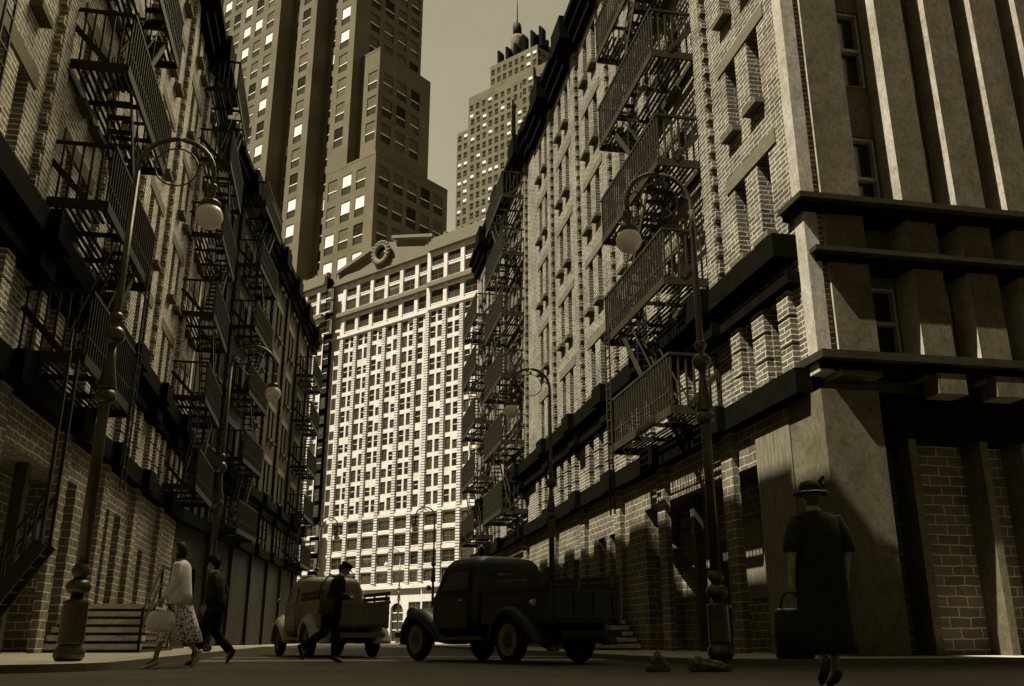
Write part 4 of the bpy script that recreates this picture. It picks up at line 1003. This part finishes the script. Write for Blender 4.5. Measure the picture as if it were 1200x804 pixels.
# stooping walker with cap
pts = walk(.12, wr=dict(ell=(-.2, .1, 1.12), wrl=(-.08, .3, 1.12), elr=(.2, .12, 1.12), wrr=(.07, .32, 1.1), knl=(-.08, .1, .5), anl=(-.07, .1, .1), toel=(-.07, .23, .035), knr=(.08, -.1, .5), anr=(.07, -.46, .26), toer=(.07, -.42, .12)))
r, M = person(pts, (0, .2, 1.58), 'stooping walker in a dark coat and cap, head bowed, before the tan pickup', (.04, 17.2, 0), 96, pitch=-.5,
    hands=[((-.08, .3, 1.12), (.5, .6, 0), (0, -.3, -1), -1, .6), ((.07, .32, 1.1), (-.5, .6, 0), (0, -.3, -1), 1, .6)])
suit(r, pts, 'cloth_black', 'cloth_black', .72); hair_obj(r, M, 'hair_dark'); hat_obj(r, M, 'cap', 'cloth_black')
for q in 'lr': shoe(r, pts['an' + q], pts['toe' + q], 'leather_dark')
b = empty('satchel', (.04 - .08, 17.2 - .27, 0), R(-6)); m = MB(); m.loft([[(x, y, z) for x, y, _ in rrect(l, -w, w, z, .04)] for z, w, l in ((.8, .04, .11), (.82, .06, .13), (.98, .06, .13), (1.06, .04, .12))], 'cloth_brown'); m.build('bag_body', b)
m = MB(); m.tube([(-.15, 0, 1.05), (-.12, .04, 1.3), (.02, .13, 1.5), (.14, .2, 1.44), (.16, .12, 1.2), (.15, 0, 1.05)], .014, 'leather_dark', 8); m.build('strap', b); tag(b, 'dark shoulder satchel worn by the stooping walker', 'satchel')

# ------------------------------------------------------------------ small things on the ground
def lump(parts, nm, label, loc, seed):
    m = MB(); rn = random.Random(seed)
    for cx, cy, cz, a, b, c in parts:
        ph = [rn.uniform(0, 6) for _ in range(6)]
        def fn(p):
            g = 1 + .16 * math.sin(4 * p.x + ph[0]) * math.sin(5 * p.z + ph[1]) + .12 * math.sin(9 * p.y + ph[2] + 3 * p.x) + .07 * math.sin(17 * p.z + ph[3] + 11 * p.x) ; return Vector((p.x * g, p.y * g, max(p.z * g, -.75)))
        m.ell((cx, cy, cz), a, b, c, 'rubble_stone', 30, 20, fn)
    o = m.build(nm, None, loc); tag(o, label, 'rubble'); return o
lump([(-.02, 0, .085, .085, .07, .14), (-.1, -.02, .035, .09, .06, .05), (.07, .02, .05, .07, .06, .075)], 'rubble', 'small upright lump of rubble in the road, left of the larger heap', (4.12, 11.6, 0), 3)
lump([(0, 0, .06, .22, .12, .085), (-.13, .02, .075, .11, .1, .1), (.16, -.03, .04, .14, .07, .055)], 'rubble', 'larger flat heap of rubble in the road by the right lamp', (4.72, 11.5, 0), 5)
# ------------------------------------------------------------------ light, sky, camera
SD = Vector((-1, -.29, 1.46)).normalized()
el = math.asin(SD.z); az = math.atan2(SD.x, SD.y)
sun = bpy.data.lights.new('sun', 'SUN'); sun.energy = 5.0; sun.angle = R(.5); sun.color = (1, .965, .86)
so = bpy.data.objects.new('sun', sun); col.objects.link(so); so.rotation_euler = (-SD).to_track_quat('-Z', 'Y').to_euler()
w = bpy.data.worlds.new('World'); scene.world = w; w.use_nodes = True; nt = w.node_tree; nt.nodes.clear()
out = nt.nodes.new('ShaderNodeOutputWorld'); bg = nt.nodes.new('ShaderNodeBackground'); sky = nt.nodes.new('ShaderNodeTexSky')
sky.sky_type = 'NISHITA'; sky.sun_disc = False; sky.sun_elevation = el; sky.sun_rotation = az % (2 * math.pi); sky.altitude = 10; sky.dust_density = 3.0
bw = nt.nodes.new('ShaderNodeRGBToBW'); mx = nt.nodes.new('ShaderNodeVectorMath'); mx.operation = 'SCALE'; mx.inputs[0].default_value = (1.0, .9, .6)
# bank of bright haze ahead, darker sky overhead and behind
geo = nt.nodes.new('ShaderNodeTexCoord'); dt = nt.nodes.new('ShaderNodeVectorMath'); dt.operation = 'DOT_PRODUCT'; dt.inputs[1].default_value = (.107, .876, .47); nt.links.new(geo.outputs['Generated'], dt.inputs[0])
mr = nt.nodes.new('ShaderNodeMapRange'); mr.interpolation_type = 'SMOOTHSTEP'; mr.inputs[1].default_value = .45; mr.inputs[2].default_value = 1.0; mr.inputs[3].default_value = .16; mr.inputs[4].default_value = 1.55; nt.links.new(dt.outputs['Value'], mr.inputs[0])
# unseen bright sky lobe over the right-hand roofs, added to light the left side
sx = nt.nodes.new('ShaderNodeVectorMath'); sx.operation = 'DOT_PRODUCT'; sx.inputs[1].default_value = (.42, .41, .81); nt.links.new(geo.outputs['Generated'], sx.inputs[0]); mz_ = nt.nodes.new('ShaderNodeMapRange'); mz_.interpolation_type = 'SMOOTHSTEP'; mz_.inputs[1].default_value = .9; mz_.inputs[2].default_value = .99; mz_.inputs[3].default_value = 0; mz_.inputs[4].default_value = 55.0; nt.links.new(sx.outputs['Value'], mz_.inputs[0])
ad = nt.nodes.new('ShaderNodeMath'); ad.operation = 'ADD'; nt.links.new(mr.outputs[0], ad.inputs[0]); nt.links.new(mz_.outputs[0], ad.inputs[1])
ml = nt.nodes.new('ShaderNodeMath'); ml.operation = 'MULTIPLY'
nt.links.new(sky.outputs[0], bw.inputs[0]); nt.links.new(bw.outputs[0], ml.inputs[0]); cn = nt.nodes.new('ShaderNodeTexNoise'); cn.inputs['Scale'].default_value = 3.0; cn.inputs['Detail'].default_value = 7; cn.inputs['Roughness'].default_value = .6; nt.links.new(geo.outputs['Generated'], cn.inputs['Vector'])
cm = nt.nodes.new('ShaderNodeMapRange'); cm.inputs[1].default_value = .3; cm.inputs[2].default_value = .7; cm.inputs[3].default_value = .86; cm.inputs[4].default_value = 1.12; nt.links.new(cn.outputs[0], cm.inputs[0])
m3 = nt.nodes.new('ShaderNodeMath'); m3.operation = 'MULTIPLY'; nt.links.new(ad.outputs[0], m3.inputs[0]); nt.links.new(cm.outputs[0], m3.inputs[1]); nt.links.new(m3.outputs[0], ml.inputs[1]); nt.links.new(ml.outputs[0], mx.inputs['Scale']); nt.links.new(mx.outputs[0], bg.inputs[0]); nt.links.new(bg.outputs[0], out.inputs[0])
bg.inputs[1].default_value = .085
cam = bpy.data.cameras.new('camera'); co = bpy.data.objects.new('camera', cam); col.objects.link(co)
cam.sensor_width = 36; cam.sensor_fit = 'HORIZONTAL'; cam.lens = 1071 / 1200 * 36; cam.clip_start = .05; cam.clip_end = 5000
co.location = (0, 0, .38); co.rotation_euler = (R(90 + 18), 0, -R(10.9)); scene.camera = co
vs = scene.view_settings; vs.view_transform = 'Standard'; vs.look = 'None'; vs.gamma = 1; vs.exposure = 0.7; vs.use_curve_mapping = False
